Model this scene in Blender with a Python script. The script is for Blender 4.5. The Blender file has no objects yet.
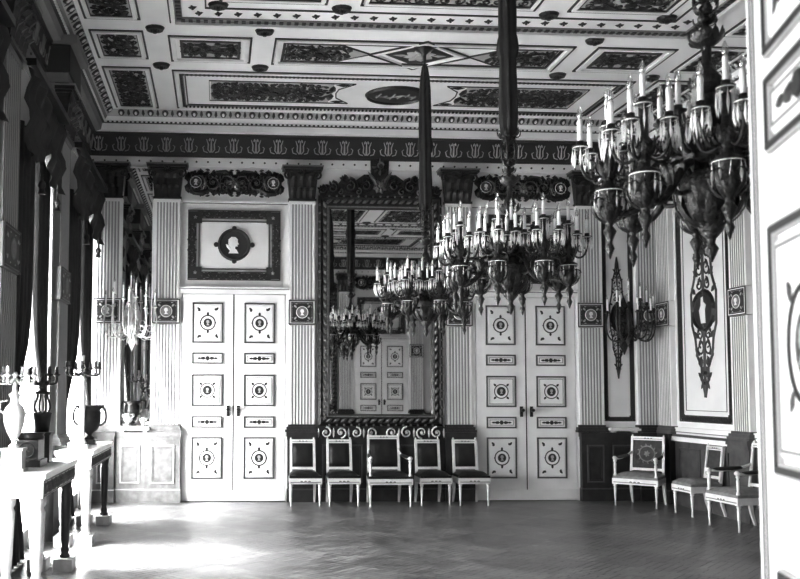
import bpy, math, random
from mathutils import Matrix, Vector
R = random.Random(7)
C = bpy.context.scene.collection
PI = math.pi
sin, cos = math.sin, math.cos

# ------------------------------------------------------------------ materials
def mat(name, g, rough=.6, metal=0., noise=0., nscale=8., bump=0., bscale=60., spec=.5):
    m = bpy.data.materials.new(name); m.use_nodes = True
    n = m.node_tree.nodes; l = m.node_tree.links; b = n['Principled BSDF']
    b.inputs['Base Color'].default_value = (g, g, g, 1)
    b.inputs['Roughness'].default_value = rough; b.inputs['Metallic'].default_value = metal
    b.inputs['Specular IOR Level'].default_value = spec
    tc = n.new('ShaderNodeTexCoord')
    if noise:
        t = n.new('ShaderNodeTexNoise'); t.inputs['Scale'].default_value = nscale; t.inputs['Detail'].default_value = 6
        r = n.new('ShaderNodeMapRange'); r.inputs['From Min'].default_value = .25; r.inputs['From Max'].default_value = .75
        r.inputs['To Min'].default_value = g*(1-noise); r.inputs['To Max'].default_value = min(1, g*(1+noise))
        l.new(tc.outputs['Object'], t.inputs['Vector']); l.new(t.outputs['Fac'], r.inputs['Value']); l.new(r.outputs['Result'], b.inputs['Base Color'])
    if bump:
        t = n.new('ShaderNodeTexNoise'); t.inputs['Scale'].default_value = bscale; t.inputs['Detail'].default_value = 4
        k = n.new('ShaderNodeBump'); k.inputs['Strength'].default_value = bump; k.inputs['Distance'].default_value = .01
        l.new(tc.outputs['Object'], t.inputs['Vector']); l.new(t.outputs['Fac'], k.inputs['Height']); l.new(k.outputs['Normal'], b.inputs['Normal'])
    return m
WHITE = mat('white_paint', .78, .5, noise=.07, nscale=3)
WALLR = mat('wall_plaster_light', .74, .6, noise=.06, nscale=2.5)
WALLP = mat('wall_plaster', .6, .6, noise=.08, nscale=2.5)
CEILW = mat('ceiling_white', .8, .6, noise=.06, nscale=2)
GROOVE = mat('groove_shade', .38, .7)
LINE = mat('painted_line', .035, .5)
GREYL = mat('grey_line', .22, .6)
DARK = mat('dark_bronze', .022, .38, metal=.15, noise=.4, nscale=30)
BAND = mat('dark_band', .03, .5)
CARVE = mat('carved_gilt', .17, .33, metal=.3, noise=.4, nscale=40)
CARVEL = mat('carved_gilt_light', .6, .4, metal=.0, noise=.3, nscale=40)
FIELD = mat('panel_field', .42, .6, noise=.1)
DADO = mat('dark_dado_wood', .028, .35, noise=.4, nscale=9)
DADOG = mat('grey_dado_wood', .10, .4, noise=.4, nscale=9)
DADOL = mat('glare_pale_dado', .2, .45, noise=.22, nscale=14)  # left dado and bases: window glare put into a paler colour
VELVET = mat('dark_velvet', .022, .85, noise=.3, nscale=12, bump=.3)
DRAPE = mat('dark_drape', .03, .85, noise=.3, nscale=6)
GILT = mat('dark_gilt_metal', .06, .3, metal=.7, noise=.5, nscale=25, bump=1.0, bscale=55)
PALEM = mat('pale_metal', .62, .3, metal=.35, noise=.2, nscale=25)
CANDLE = mat('candle_wax', .9, .45)
FRAMEW = mat('chair_paint', .66, .4, noise=.1, nscale=12)
LEATH = mat('dark_leather', .016, .34, noise=.6, nscale=7, bump=.15, bscale=25, spec=.35)
FABRIC = mat('grey_fabric', .06, .75, noise=.35, nscale=22)
FABRICL = mat('pale_fabric', .22, .75, noise=.2, nscale=22)
MARBLE = mat('pale_marble', .6, .3, noise=.1, nscale=6)
STONE = mat('grey_stone', .42, .5, noise=.3, nscale=12)
SHADED = mat('shaded_paint', .2, .6, noise=.12, nscale=3)  # white paint of the window wall with its backlit shade put into the colour
BLACK = mat('black_metal', .012, .3)
def mk_glass(name, tint, alpha, rough=.05):
    m = bpy.data.materials.new(name); m.use_nodes = True; n = m.node_tree.nodes; l = m.node_tree.links
    n.remove(n['Principled BSDF']); o = n['Material Output']
    t = n.new('ShaderNodeBsdfTransparent'); g = n.new('ShaderNodeBsdfGlossy'); g.inputs['Roughness'].default_value = rough
    g.inputs['Color'].default_value = (tint, tint, tint, 1); x = n.new('ShaderNodeMixShader'); x.inputs['Fac'].default_value = alpha
    l.new(t.outputs[0], x.inputs[1]); l.new(g.outputs[0], x.inputs[2]); l.new(x.outputs[0], o.inputs['Surface']); return m
BULB = mk_glass('bulb_glass', .9, .45, .15)
CRYST = mat('crystal', .9, .08, spec=.9)
MIRR = mat('mirror_glass', .74, .015, metal=1)
def mk_sheer():
    m = bpy.data.materials.new('sheer_cloth'); m.use_nodes = True; n = m.node_tree.nodes; l = m.node_tree.links
    n.remove(n['Principled BSDF']); o = n['Material Output']
    t = n.new('ShaderNodeBsdfTransparent'); d = n.new('ShaderNodeBsdfTranslucent'); d.inputs['Color'].default_value = (.9, .9, .9, 1)
    x = n.new('ShaderNodeMixShader'); x.inputs['Fac'].default_value = .35
    l.new(t.outputs[0], x.inputs[1]); l.new(d.outputs[0], x.inputs[2]); l.new(x.outputs[0], o.inputs['Surface']); return m
SHEER = mk_sheer()
def mk_emit(name, s):
    m = bpy.data.materials.new(name); m.use_nodes = True; n = m.node_tree.nodes; l = m.node_tree.links
    n.remove(n['Principled BSDF']); e = n.new('ShaderNodeEmission'); e.inputs['Strength'].default_value = s
    l.new(e.outputs[0], n['Material Output'].inputs['Surface']); return m
PANE = mk_glass('window_glass', .8, .06, .02)
def mk_floor():
    m = bpy.data.materials.new('parquet'); m.use_nodes = True; n = m.node_tree.nodes; l = m.node_tree.links; b = n['Principled BSDF']
    tc = n.new('ShaderNodeTexCoord'); mp = n.new('ShaderNodeMapping'); mp.inputs['Rotation'].default_value = (0, 0, PI/4)
    l.new(tc.outputs['Object'], mp.inputs['Vector'])
    mp2 = n.new('ShaderNodeMapping'); mp2.inputs['Rotation'].default_value = (0, 0, -PI/4); l.new(tc.outputs['Object'], mp2.inputs['Vector'])
    ck = n.new('ShaderNodeTexChecker'); ck.inputs['Scale'].default_value = 2.6; l.new(mp.outputs[0], ck.inputs['Vector'])
    ck2 = n.new('ShaderNodeTexChecker'); ck2.inputs['Scale'].default_value = 1.3; l.new(mp.outputs[0], ck2.inputs['Vector'])
    br = []
    for q in (mp, mp2):
        k = n.new('ShaderNodeTexBrick'); k.inputs['Scale'].default_value = 5.2; k.inputs['Mortar Size'].default_value = .008
        k.inputs['Brick Width'].default_value = 1.0; k.inputs['Row Height'].default_value = .33
        k.inputs['Color1'].default_value = (.12,)*3+(1,); k.inputs['Color2'].default_value = (.24,)*3+(1,); k.inputs['Mortar'].default_value = (.04,)*3+(1,)
        l.new(q.outputs[0], k.inputs['Vector']); br.append(k)
    mx = n.new('ShaderNodeMixRGB'); l.new(ck.outputs['Fac'], mx.inputs['Fac']); l.new(br[0].outputs['Color'], mx.inputs[1]); l.new(br[1].outputs['Color'], mx.inputs[2])
    mx2 = n.new('ShaderNodeMixRGB'); mx2.blend_type = 'MULTIPLY'; mx2.inputs['Fac'].default_value = .22
    l.new(mx.outputs[0], mx2.inputs[1]); l.new(ck2.outputs['Fac'], mx2.inputs[2])
    no = n.new('ShaderNodeTexNoise'); no.inputs['Scale'].default_value = 3; no.inputs['Detail'].default_value = 5; l.new(tc.outputs['Object'], no.inputs['Vector'])
    mx3 = n.new('ShaderNodeMixRGB'); mx3.blend_type = 'OVERLAY'; mx3.inputs['Fac'].default_value = .5
    l.new(mx2.outputs[0], mx3.inputs[1]); l.new(no.outputs['Fac'], mx3.inputs[2]); l.new(mx3.outputs[0], b.inputs['Base Color'])
    rr = n.new('ShaderNodeMapRange'); rr.inputs['To Min'].default_value = .16; rr.inputs['To Max'].default_value = .4
    l.new(mx.outputs[0], rr.inputs['Value']); rr.inputs['From Max'].default_value = .25
    l.new(rr.outputs['Result'], b.inputs['Roughness'])
    b.inputs['Specular IOR Level'].default_value = .6
    bp = n.new('ShaderNodeBump'); bp.inputs['Strength'].default_value = .12; bp.inputs['Distance'].default_value = .004
    l.new(mx.outputs[0], bp.inputs['Height']); l.new(bp.outputs[0], b.inputs['Normal'])
    return m
PARQ = mk_floor()

# ------------------------------------------------------------------ mesh builder
def frame(o, u, v):
    u = Vector(u); v = Vector(v); w = u.cross(v)
    return Matrix(((u.x, v.x, w.x, o[0]), (u.y, v.y, w.y, o[1]), (u.z, v.z, w.z, o[2]), (0, 0, 0, 1)))
BK = lambda x, z, y=0: frame((x, y, z), (1, 0, 0), (0, 0, 1))          # facing -Y
FR = lambda x, z, y: frame((x, y, z), (-1, 0, 0), (0, 0, 1))            # facing +Y
LF = lambda y, z, x: frame((x, y, z), (0, 1, 0), (0, 0, 1))             # facing +X
RT = lambda y, z, x: frame((x, y, z), (0, -1, 0), (0, 0, 1))            # facing -X
CE = lambda x, y, z: frame((x, y, z), (1, 0, 0), (0, -1, 0))            # facing down
T = Matrix.Translation
def RZ(a): return Matrix.Rotation(a, 4, 'Z')
class MB:
    def __init__(s, *mats):
        s.v = []; s.f = []; s.mi = []; s.sm = []; s.M = Matrix.Identity(4); s.mats = list(mats); s.k = 0; s.smooth = False
    def use(s, m):
        if m not in s.mats: s.mats.append(m)
        s.k = s.mats.index(m); return s
    def add(s, vs, fs):
        b = len(s.v); M = s.M
        s.v += [tuple(M @ Vector(p)) for p in vs]
        s.f += [tuple(b+i for i in f) for f in fs]; s.mi += [s.k]*len(fs); s.sm += [s.smooth]*len(fs)
    def box(s, x0, x1, y0, y1, z0, z1):
        s.add([(x0,y0,z0),(x1,y0,z0),(x1,y1,z0),(x0,y1,z0),(x0,y0,z1),(x1,y0,z1),(x1,y1,z1),(x0,y1,z1)],
              [(0,3,2,1),(4,5,6,7),(0,1,5,4),(1,2,6,5),(2,3,7,6),(3,0,4,7)])
    def bbox(s, x0, x1, y0, y1, z0, z1, c=.01):   # bevelled front (z1) box: chamfer on the top face
        s.add([(x0,y0,z0),(x1,y0,z0),(x1,y1,z0),(x0,y1,z0),(x0,y0,z1-c),(x1,y0,z1-c),(x1,y1,z1-c),(x0,y1,z1-c),
               (x0+c,y0+c,z1),(x1-c,y0+c,z1),(x1-c,y1-c,z1),(x0+c,y1-c,z1)],
              [(0,3,2,1),(0,1,5,4),(1,2,6,5),(2,3,7,6),(3,0,4,7),(4,5,9,8),(5,6,10,9),(6,7,11,10),(7,4,8,11),(8,9,10,11)])
    def rim(s, x0, x1, y0, y1, w, h0, h1):        # rectangular frame of ridge section
        s.box(x0, x1, y0, y0+w, h0, h1); s.box(x0, x1, y1-w, y1, h0, h1); s.box(x0, x0+w, y0+w, y1-w, h0, h1); s.box(x1-w, x1, y0+w, y1-w, h0, h1)
    def lathe(s, prof, n=16, sq=None, smooth=True):
        old = s.smooth; s.smooth = smooth
        vs = []; fs = []
        for r, z in prof:
            for i in range(n):
                a = 2*PI*i/n; q = 1 + (sq*cos(sq and 8*a) if False else 0)
                vs.append((r*cos(a), r*sin(a), z))
        m = len(prof)
        for j in range(m-1):
            for i in range(n):
                k = (i+1) % n; fs.append((j*n+i, j*n+k, (j+1)*n+k, (j+1)*n+i))
        if prof[0][1] > prof[-1][1]: fs = [f[::-1] for f in fs]
        fs.append(tuple(range(n))[::-1]); fs.append(tuple((m-1)*n+i for i in range(n)))
        s.add(vs, fs); s.smooth = old
    def tube(s, pts, r, n=6):
        old = s.smooth; s.smooth = True
        pts = [Vector(p) for p in pts]; m = len(pts); rs = r if isinstance(r, (list, tuple)) else [r]*m
        vs = []; fs = []; up = Vector((0, 0, 1)); prev = None
        for j, p in enumerate(pts):
            d = (pts[min(j+1, m-1)] - pts[max(j-1, 0)]).normalized()
            a = prev if prev is not None else (up if abs(d.z) < .9 else Vector((1, 0, 0)))
            x = (a - d*a.dot(d)).normalized(); prev = x; y = d.cross(x)
            for i in range(n):
                t = 2*PI*i/n; vs.append(p + (x*cos(t) + y*sin(t))*rs[j])
        for j in range(m-1):
            for i in range(n):
                k = (i+1) % n; fs.append((j*n+i, j*n+k, (j+1)*n+k, (j+1)*n+i))
        fs.append(tuple(range(n))[::-1]); fs.append(tuple((m-1)*n+i for i in range(n)))
        s.add(vs, fs); s.smooth = old
    # ---- flat ornament in the local plane, raised along +z
    def strip(s, pts, w, h, closed=False):
        m = len(pts); ws = w if isinstance(w, (list, tuple)) else [w]*m; vs = []; fs = []
        for j in range(m):
            if closed: a = pts[j-1]; b = pts[(j+1) % m]
            else: a = pts[max(j-1, 0)]; b = pts[min(j+1, m-1)]
            dx, dy = b[0]-a[0], b[1]-a[1]; L = math.hypot(dx, dy) or 1; nx, ny = -dy/L, dx/L
            x, y = pts[j]; q = ws[j]/2
            vs += [(x-nx*q, y-ny*q, 0), (x, y, h), (x+nx*q, y+ny*q, 0)]
        for j in range(m if closed else m-1):
            a = 3*j; b = 3*((j+1) % m); fs += [(a, b, b+1, a+1), (a+1, b+1, b+2, a+2)]
        s.add(vs, fs)
    def disc(s, x, y, r, h, n=14, ry=None, z0=0):
        ry = ry or r
        vs = [(x+r*cos(2*PI*i/n), y+ry*sin(2*PI*i/n), z0) for i in range(n)] + [(x+.85*r*cos(2*PI*i/n), y+.85*ry*sin(2*PI*i/n), h) for i in range(n)]
        s.add(vs, [(i, (i+1) % n, n+(i+1) % n, n+i) for i in range(n)] + [tuple(range(n, 2*n))])
    def ring(s, x, y, r, w, h, n=18, ry=None):
        ry = ry or r; s.strip([(x+r*cos(2*PI*i/n), y+ry*sin(2*PI*i/n)) for i in range(n)], w, h, True)
    def leaf(s, x, y, a, L, W, h):
        c, q = cos(a), sin(a)
        P = lambda u, v, z: (x+u*c-v*q, y+u*q+v*c, z)
        s.add([P(0,0,0), P(L*.35,-W/2,0), P(L*.75,-W*.36,0), P(L,0,0), P(L*.75,W*.36,0), P(L*.35,W/2,0), P(L*.45,0,h)],
              [(0,1,6),(1,2,6),(2,3,6),(3,4,6),(4,5,6),(5,0,6)])
    def poly(s, pts, h0, h1):
        n = len(pts); s.add([(x, y, h0) for x, y in pts]+[(x, y, h1) for x, y in pts], [(i, (i+1) % n, n+(i+1) % n, n+i) for i in range(n)]+[tuple(range(n, 2*n))])
    def build(s, name, parent=None, loc=None):
        me = bpy.data.meshes.new(name); me.from_pydata(s.v, [], s.f)
        for m in s.mats: me.materials.append(m)
        me.polygons.foreach_set('material_index', s.mi); me.polygons.foreach_set('use_smooth', s.sm); me.update()
        return obj(name, me, parent, loc)
    def mesh(s, name):
        me = bpy.data.meshes.new(name); me.from_pydata(s.v, [], s.f)
        for m in s.mats: me.materials.append(m)
        me.polygons.foreach_set('material_index', s.mi); me.polygons.foreach_set('use_smooth', s.sm); me.update(); return me
def obj(name, me, parent=None, loc=None, rz=0):
    o = bpy.data.objects.new(name, me); C.objects.link(o)
    if parent is not None: o.parent = parent
    if loc is not None: o.location = loc
    if rz: o.rotation_euler = (0, 0, rz)
    return o
def tag(o, label, cat=None, group=None, kind=None):
    if label: o['label'] = label
    if cat: o['category'] = cat
    if group: o['group'] = group
    if kind: o['kind'] = kind
    elif cat: o['kind'] = 'thing'
    return o
def thing(name, label, cat, loc=(0,0,0), rz=0, group=None):
    o = bpy.data.objects.new(name, None); C.objects.link(o); o.location = loc; o.rotation_euler = (0, 0, rz)
    return tag(o, label, cat, group)
def struct(o, label, cat): return tag(o, label, cat, kind='structure')
def copy_tree(o, parent=None):
    c = o.copy(); C.objects.link(c)
    if parent is not None: c.parent = parent
    for ch in list(o.children): copy_tree(ch, c)
    return c

# ------------------------------------------------------------------ ornament vocabulary
def spiral(m, x, y, r, a0, turns, dr, w, h, n=None):
    n = n or max(9, int(turns*12)); pts = []; ws = []
    for i in range(n+1):
        t = i/n; rr = r*(1-.86*t); a = a0+dr*2*PI*turns*t
        pts.append((x+rr*cos(a), y+rr*sin(a))); ws.append(w*(1-.55*t))
    m.strip(pts, ws, h)
def foliage(m, x0, x1, y0, y1, h=.012, cell=.12, w=.02, seed=3):
    """dense curls and leaves, mirrored about the centre of the field"""
    rr = random.Random(seed); cx = (x0+x1)/2; cy = (y0+y1)/2; W = (x1-x0)/2; H = (y1-y0)/2
    nx = max(1, round(W/cell)); ny = max(1, round(H/cell)); sx = W/nx; sy = H/ny
    for i in range(nx):
        for j in range(ny):
            u = (i+.5)*sx; v = (j+.5)*sy; a = rr.uniform(0, 2*PI); k = rr.random(); dr = rr.choice((-1, 1)); r = min(sx, sy)*.5
            lv = [(rr.uniform(-.5, .5)*sx, rr.uniform(-.5, .5)*sy, rr.uniform(0, 2*PI), rr.uniform(.5, .95)) for _ in range(2)]
            for px in (-1, 1):
                for py in (-1, 1):
                    A = a if px > 0 else PI-a; A = A if py > 0 else -A
                    spiral(m, cx+px*u, cy+py*v, r, A, 1.0+.4*k, dr*px*py, w, h, 9)
                    for (du, dv, la, q) in lv:
                        B = la if px > 0 else PI-la; B = B if py > 0 else -B
                        m.leaf(cx+px*(u+du), cy+py*(v+dv), B, r*1.3*q, w*1.5, h)
def rosette(m, x, y, r, h, n=6):
    for i in range(n): m.leaf(x, y, 2*PI*i/n+.3, r, r*.7, h)
    m.disc(x, y, r*.3, h*1.3, 8)
def rinceau(m, x0, x1, y0, y1, h=.012, w=None, dense=1.):
    """mirrored running scrolls filling a rectangle"""
    W, H = x1-x0, y1-y0; cx, cy = (x0+x1)/2, (y0+y1)/2
    if H > W:                                                         # run vertically
        old = m.M.copy(); m.M = m.M @ Matrix(((0,-1,0,cx),(1,0,0,cy),(0,0,1,0),(0,0,0,1)))
        rinceau(m, -H/2, H/2, -W/2, W/2, h, w, dense); m.M = old; return
    w = w or H*.11
    half = W/2; n = max(1, round(half/(H*.92)*dense)); s = half/n; r = min(s, H)*.46
    for sg in (-1, 1):
        for i in range(n):
            x = cx+sg*(i+.5)*s; up = 1 if i % 2 == 0 else -1
            spiral(m, x, cy, r, PI/2*up+(PI/2)*sg*0, 1.35, sg*up, w, h)
            m.strip([(x-sg*s*.5, cy-up*r*.2), (x-sg*s*.42, cy+up*r*.6), (x-sg*.1*s, cy+up*r*1.0), (x+sg*.25*s, cy+up*r*.95), (x+sg*.5*s, cy+up*r*.2)], [w*.6, w, w*1.1, w, w*.5], h)
            rosette(m, x, cy, r*.42, h, 5)
            for k in range(5):
                a = -PI/2*up + (k-2)*.62*1.0
                m.leaf(x+r*.62*cos(a), cy+r*.62*sin(a), a+.5*sg*up, r*.5, w*1.5, h*.9)
            for cy2 in (-1, 1):
                m.leaf(x+sg*s*.5, cy, cy2*PI/2, H*.44, w*1.5, h)
                m.leaf(x-sg*s*.32, cy+cy2*H*.28, cy2*(.9 if sg > 0 else 2.2), H*.2, w*1.2, h)
                m.leaf(x+sg*s*.36, cy+cy2*H*.3, cy2*(2.4 if sg > 0 else .8), H*.18, w*1.2, h)
    rosette(m, cx, cy, H*.36, h, 8)
def bust(m, x, y, r, h, flip=1):
    P = [(-.5,-.8),(.5,-.8),(.32,-.45),(.16,-.35),(.2,-.1),(.42,-.12),(.38,.05),(.55,.1),(.42,.3),(.45,.55),(.2,.8),(-.2,.82),(-.5,.55),(-.52,.15),(-.3,-.15),(-.25,-.4)]
    pts = [(x+flip*a*r, y+b*r) for a, b in P]
    if flip < 0: pts = pts[::-1]
    m.poly(pts, 0, h)
def head_medallion(m, x, y, r, ring=LINE, field=WHITE, fig=LINE, h=.012, flip=1):
    m.use(field).disc(x, y, r*1.02, h*.6, 20)
    m.use(ring).ring(x, y, r, r*.16, h*1.4, 20)
    m.use(fig); bust(m, x, y, r*.68, h*1.4, flip)

# ------------------------------------------------------------------ key dimensions
XC = 2.2; XL, XR = -1.80, 6.13; YF = -10.9; ZC = 5.2
DOORW = .70; D1, D2 = .20, 4.22
ZD, ZP, ZCAP = .93, 4.07, 4.56

# ------------------------------------------------------------------ shell
m = MB(PARQ); m.box(XL-.3, XR+.2, -13.6, .3, -.2, 0); struct(m.build('floor'), 'polished dark parquet floor laid in diagonal blocks', 'floor')
# back wall, solid with recessed door niches not needed: doors stand on its face
m = MB(WALLR); m.box(XL-.3, XR+.2, .002, .3, 0, ZC+.3); struct(m.build('wall_back'), 'pale end wall with two double doors and the great mirror', 'wall')
# right wall
m = MB(WALLR); m.box(XR+.002, XR+.2, YF-.2, 0, 0, ZC+.3); struct(m.build('wall_right'), 'pale right wall divided by tall ornate panels', 'wall')
# left wall with window openings
WIN = [(-2.42, -.22), (-4.85, -3.22), (-7.08, -5.6), (-9.35, -7.92)]
m = MB(WALLP); ZW0, ZW1 = .16, 3.6
m.box(XL-.3, XL, YF-.2, 0, ZW1, ZC+.3); m.box(XL-.3, XL, YF-.2, 0, 0, ZW0)
ys = [0]+[q for a, b in WIN for q in (b, a)]+[YF-.2]
for i in range(0, len(ys), 2): m.box(XL-.3, XL, ys[i+1], ys[i], ZW0, ZW1)
struct(m.build('wall_left'), 'window wall on the left, dark against the light', 'wall')
# front wall (behind the viewer) with the doorway the picture is taken through
m = MB(WALLP); m.box(XL-.3, D1-DOORW-.02, YF-.2, YF-.002, 0, ZC+.3); m.box(D1+DOORW+.02, XR+.2, YF-.2, YF-.002, 0, ZC+.3); m.box(D1-DOORW-.02, D1+DOORW+.02, YF-.2, YF-.002, 2.82, ZC+.3)
struct(m.build('wall_front'), 'near end wall with the open doorway, seen in the mirror', 'wall')

# ------------------------------------------------------------------ ceiling with coffers
m = MB(CEILW); m.box(XL-.3, XR+.2, YF-.2, .3, ZC, ZC+.2); ceil = struct(m.build('ceiling'), 'white coffered ceiling covered in dark scroll ornament', 'ceiling')
def mouldline(m, x0, x1, y0, y1, w=.02, h=.012, mt=LINE):
    m.use(mt).rim(x0, x1, y0, y1, w, 0, h)
def beads(m, x0, x1, y0, y1, s=.055, r=.017, mt=LINE, h=.03):
    """tooth-like bead row round a rectangle"""
    m.use(mt)
    nx = max(1, int((x1-x0)/s)); ny = max(1, int((y1-y0)/s))
    for i in range(nx):
        x = x0+(i+.5)*(x1-x0)/nx
        for y in (y0, y1): m.box(x-r, x+r, y-r*1.3, y+r*1.3, 0, h)
    for i in range(ny):
        y = y0+(i+.5)*(y1-y0)/ny
        for x in (x0, x1): m.box(x-r*1.3, x+r*1.3, y-r, y+r, 0, h)
def coffer(x0, x1, ya, yb, kind='scroll', inset=.1, tooth=False, name='coffer_panel'):
    """ya (near the back) > yb; local frame v = -Y"""
    cx, cy = (x0+x1)/2, (ya+yb)/2; w, h = (x1-x0)/2, (ya-yb)/2
    m = MB(CEILW); m.M = CE(cx, cy, ZC)
    mouldline(m, -w, w, -h, h, .018)
    m.use(WHITE).rim(-w+.03, w-.03, -h+.03, h-.03, .04, 0, .022)
    if tooth:
        m.use(GREYL).rim(-w+.08, w-.08, -h+.08, h-.08, .045, 0, .01); beads(m, -w+.1, w-.1, -h+.1, h-.1, .05, .012)
        m.use(LINE).rim(-w+.14, w-.14, -h+.14, h-.14, .014, 0, .012)
    return m, cx, cy, w, h
def fin(m, o2, nm='coffer_panel', on='scroll_ornament'):
    p = m.build(nm, ceil)
    if o2: o2.build(on, p)
    return p
def scroll_coffer(x0, x1, ya, yb, frame_w=.09, dk=LINE, field=WHITE, line=True):
    m, cx, cy, w, h = coffer(x0, x1, ya, yb)
    a = frame_w; m.use(dk).rim(-w+a, w-a, -h+a, h-a, .03, 0, .014)
    m.use(FIELD).box(-w+a+.03, w-a-.03, -h+a+.03, h-a-.03, 0, .003)
    o = MB(DARK); o.M = CE(cx, cy, ZC-.004); rinceau(o, -w+a+.04, w-a-.04, -h+a+.04, h-a-.04, .02, w=min(w, h)*.18, dense=1.25); foliage(o, -w+a+.04, w-a-.04, -h+a+.04, h-a-.04, .014, .12, .022)
    fin(m, o)
def mir(fn, x0, x1, ya, yb, both_x=True, **k):
    xs = [(x0, x1)]
    if both_x: xs.append((2*XC-x1, 2*XC-x0))
    for a, b in xs:
        fn(a, b, ya, yb, **k); fn(a, b, YF-yb, YF-ya, **k)
# side columns
for ya, yb in ((-.47, -1.93), (-2.2, -2.97), (-3.25, -4.45)): mir(scroll_coffer, -1.37, -.81, ya, yb, frame_w=.05)
mir(scroll_coffer, -1.37, -.81, -4.7, -5.4, frame_w=.05)
# row of small squares in the second row
mir(scroll_coffer, -.56, .33, -2.15, -2.87, frame_w=.12)
# centre coffer with lozenge
def lozenge(x0, x1, ya, yb):
    m, cx, cy, w, h = coffer(x0, x1, ya, yb)
    m.use(LINE).rim(-w+.1, w-.1, -h+.09, h-.09, .03, 0, .012)
    o = MB(DARK)
    o.M = CE(cx, cy, ZC-.003)
    # two side fields with pointed inner ends, white chevrons, dark lozenge
    for sg in (-1, 1):
        P = [(sg*(w-.15), -h+.13), (sg*.92, -h+.13), (sg*.55, 0), (sg*.92, h-.13), (sg*(w-.15), h-.13)]
        P = P if sg < 0 else P[::-1]
        m.use(FIELD).poly(P[::-1], 0, .004)
        m.use(LINE).strip(P, .035, .014, True)
        rinceau(o, min(sg*(w-.17), sg*.8), max(sg*(w-.17), sg*.8), -h+.15, h-.15, .02, w=.06, dense=1.3); foliage(o, min(sg*(w-.17), sg*.9), max(sg*(w-.17), sg*.9), -h+.15, h-.15, .014, .1, .026)
    L = [(-.38, 0), (0, -h+.07), (.38, 0), (0, h-.07)]
    m.use(LINE).poly(L, 0, .006); m.use(WHITE).strip([(x*1.3, y*1.25) for x, y in L], .03, .02, True); m.use(LINE).strip([(x*1.5, y*1.32) for x, y in L], .015, .02, True)
    o.use(FIELD); rosette(o, 0, 0, .2, .02, 8)
    for sg in (-1, 1): o.leaf(sg*.12, 0, 0 if sg > 0 else PI, .2, .06, .02)
    fin(m, o)
mir(lozenge, .57, 2*XC-.57, -2.13, -2.87, both_x=False)
# long coffer next to the end wall with painted oval
def longcoffer(x0, x1, ya, yb):
    m, cx, cy, w, h = coffer(x0, x1, ya, yb, tooth=True)
    fl = 1 if ya > -5 else -1
    o = MB(DARK); o.M = CE(cx, cy, ZC-.003)
    for sg in (-1, 1):
        a, b = sg*2.34, sg*.56; y0, y1 = -.36, .36
        P = [(a, y0), (b, y0), (sg*.74, -.16), (sg*.76, .0), (sg*.74, .16), (b, y1), (a, y1)]
        m.use(LINE).strip(P if sg < 0 else P[::-1], .016, .012, True)
        m.use(FIELD).box(min(a, sg*.8)+.02, max(a, sg*.8)-.02, y0+.02, y1-.02, 0, .003)
        rinceau(o, min(sg*2.28, sg*.82), max(sg*2.28, sg*.82), y0+.05, y1-.05, .02, w=.06, dense=1.5); foliage(o, min(sg*2.28, sg*.95), max(sg*2.28, sg*.95), y0+.04, y1-.04, .014, .1, .026)
        o.leaf(sg*.8, -.3, 0 if sg < 0 else PI, .2, .08, .02); o.leaf(sg*.8, .3, 0 if sg < 0 else PI, .2, .08, .02)
    m.use(LINE).disc(0, 0, .36, .02, 32, ry=.3); m.use(DARK).ring(0, 0, .37, .04, .03, 32, ry=.31)
    o.use(GREYL)
    for t in range(6): o.strip([(-.24+.09*t, -.06+.05*sin(t*2)), (-.2+.09*t, .06+.04*cos(t*3))], .05, .03)
    o.strip([(-.26, .02), (-.1, -.06), (.08, .04), (.25, -.02)], .06, .03)
    fin(m, o)
mir(longcoffer, -.57, 2*XC+.57, -.5, -1.87, both_x=False)
# great central coffer with star band and six inner fields
m = MB(CEILW); X0, X1, Y0, Y1 = -.52, 2*XC+.52, -3.2, YF+3.2
m.M = CE(XC, YF/2, ZC); w, h = (X1-X0)/2, (Y0-Y1)/2
m.use(LINE).rim(-w, w, -h, h, .02, 0, .012); m.use(WHITE).rim(-w+.02, w-.02, -h+.02, h-.02, .04, 0, .05)
m.use(GREYL).rim(-w+.06, w-.06, -h+.06, h-.06, .07, 0, .02); beads(m, -w+.1, w-.1, -h+.1, h-.1, .075, .02)
m.use(LINE)
nst = 26
for i in range(nst):
    x = -w+.3+(2*w-.6)*i/(nst-1)
    for y in (-h+.24, h-.24): rosette(m, x, y, .045, .02, 4)
for i in range(16):
    y = -h+.24+(2*h-.48)*(i+.5)/16
    for x in (-w+.24, w-.24): rosette(m, x, y, .045, .02, 4)
m.use(LINE).rim(-w+.36, w-.36, -h+.36, h-.36, .015, 0, .012)
m.build('coffer_panel', ceil)
for a, b in ((-.02, 1.02), (1.34, 2*XC-1.34), (2*XC-1.02, 2*XC+.02)):
    scroll_coffer(a, b, -3.72, -5.1, frame_w=.06, dk=DARK); scroll_coffer(a, b, YF+5.1, YF+3.72, frame_w=.06, dk=DARK)
bm_ = MB(DARK); bm_.M = frame((0,0,0), (1,0,0), (0,-1,0)); bm_.disc(0, 0, .1, .03, 14, ry=.085); bm_.use(LINE); rosette(bm_, 0, 0, .08, .045, 8); boss = bm_.mesh('ceiling_boss')
for x in (-.68, .45):
    for y in (-2.02, -3.05):
        for xx in (x, 2*XC-x):
            for yy in (y, YF-y): obj('ceiling_boss', boss, ceil, (xx, yy, ZC))
for x in (-.03, 1.17, 2*XC-1.17, 2*XC+.03):
    for yy in (-3.64, YF+3.64): obj('ceiling_boss', boss, ceil, (x, yy, ZC))

# ------------------------------------------------------------------ cornice running round the room
SIDES = [('back', BK(XL, 0, 0), XR-XL), ('right', RT(0, 0, XR), -YF), ('front', FR(XR, 0, YF), XR-XL), ('left', LF(YF, 0, XL), -YF)]
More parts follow.
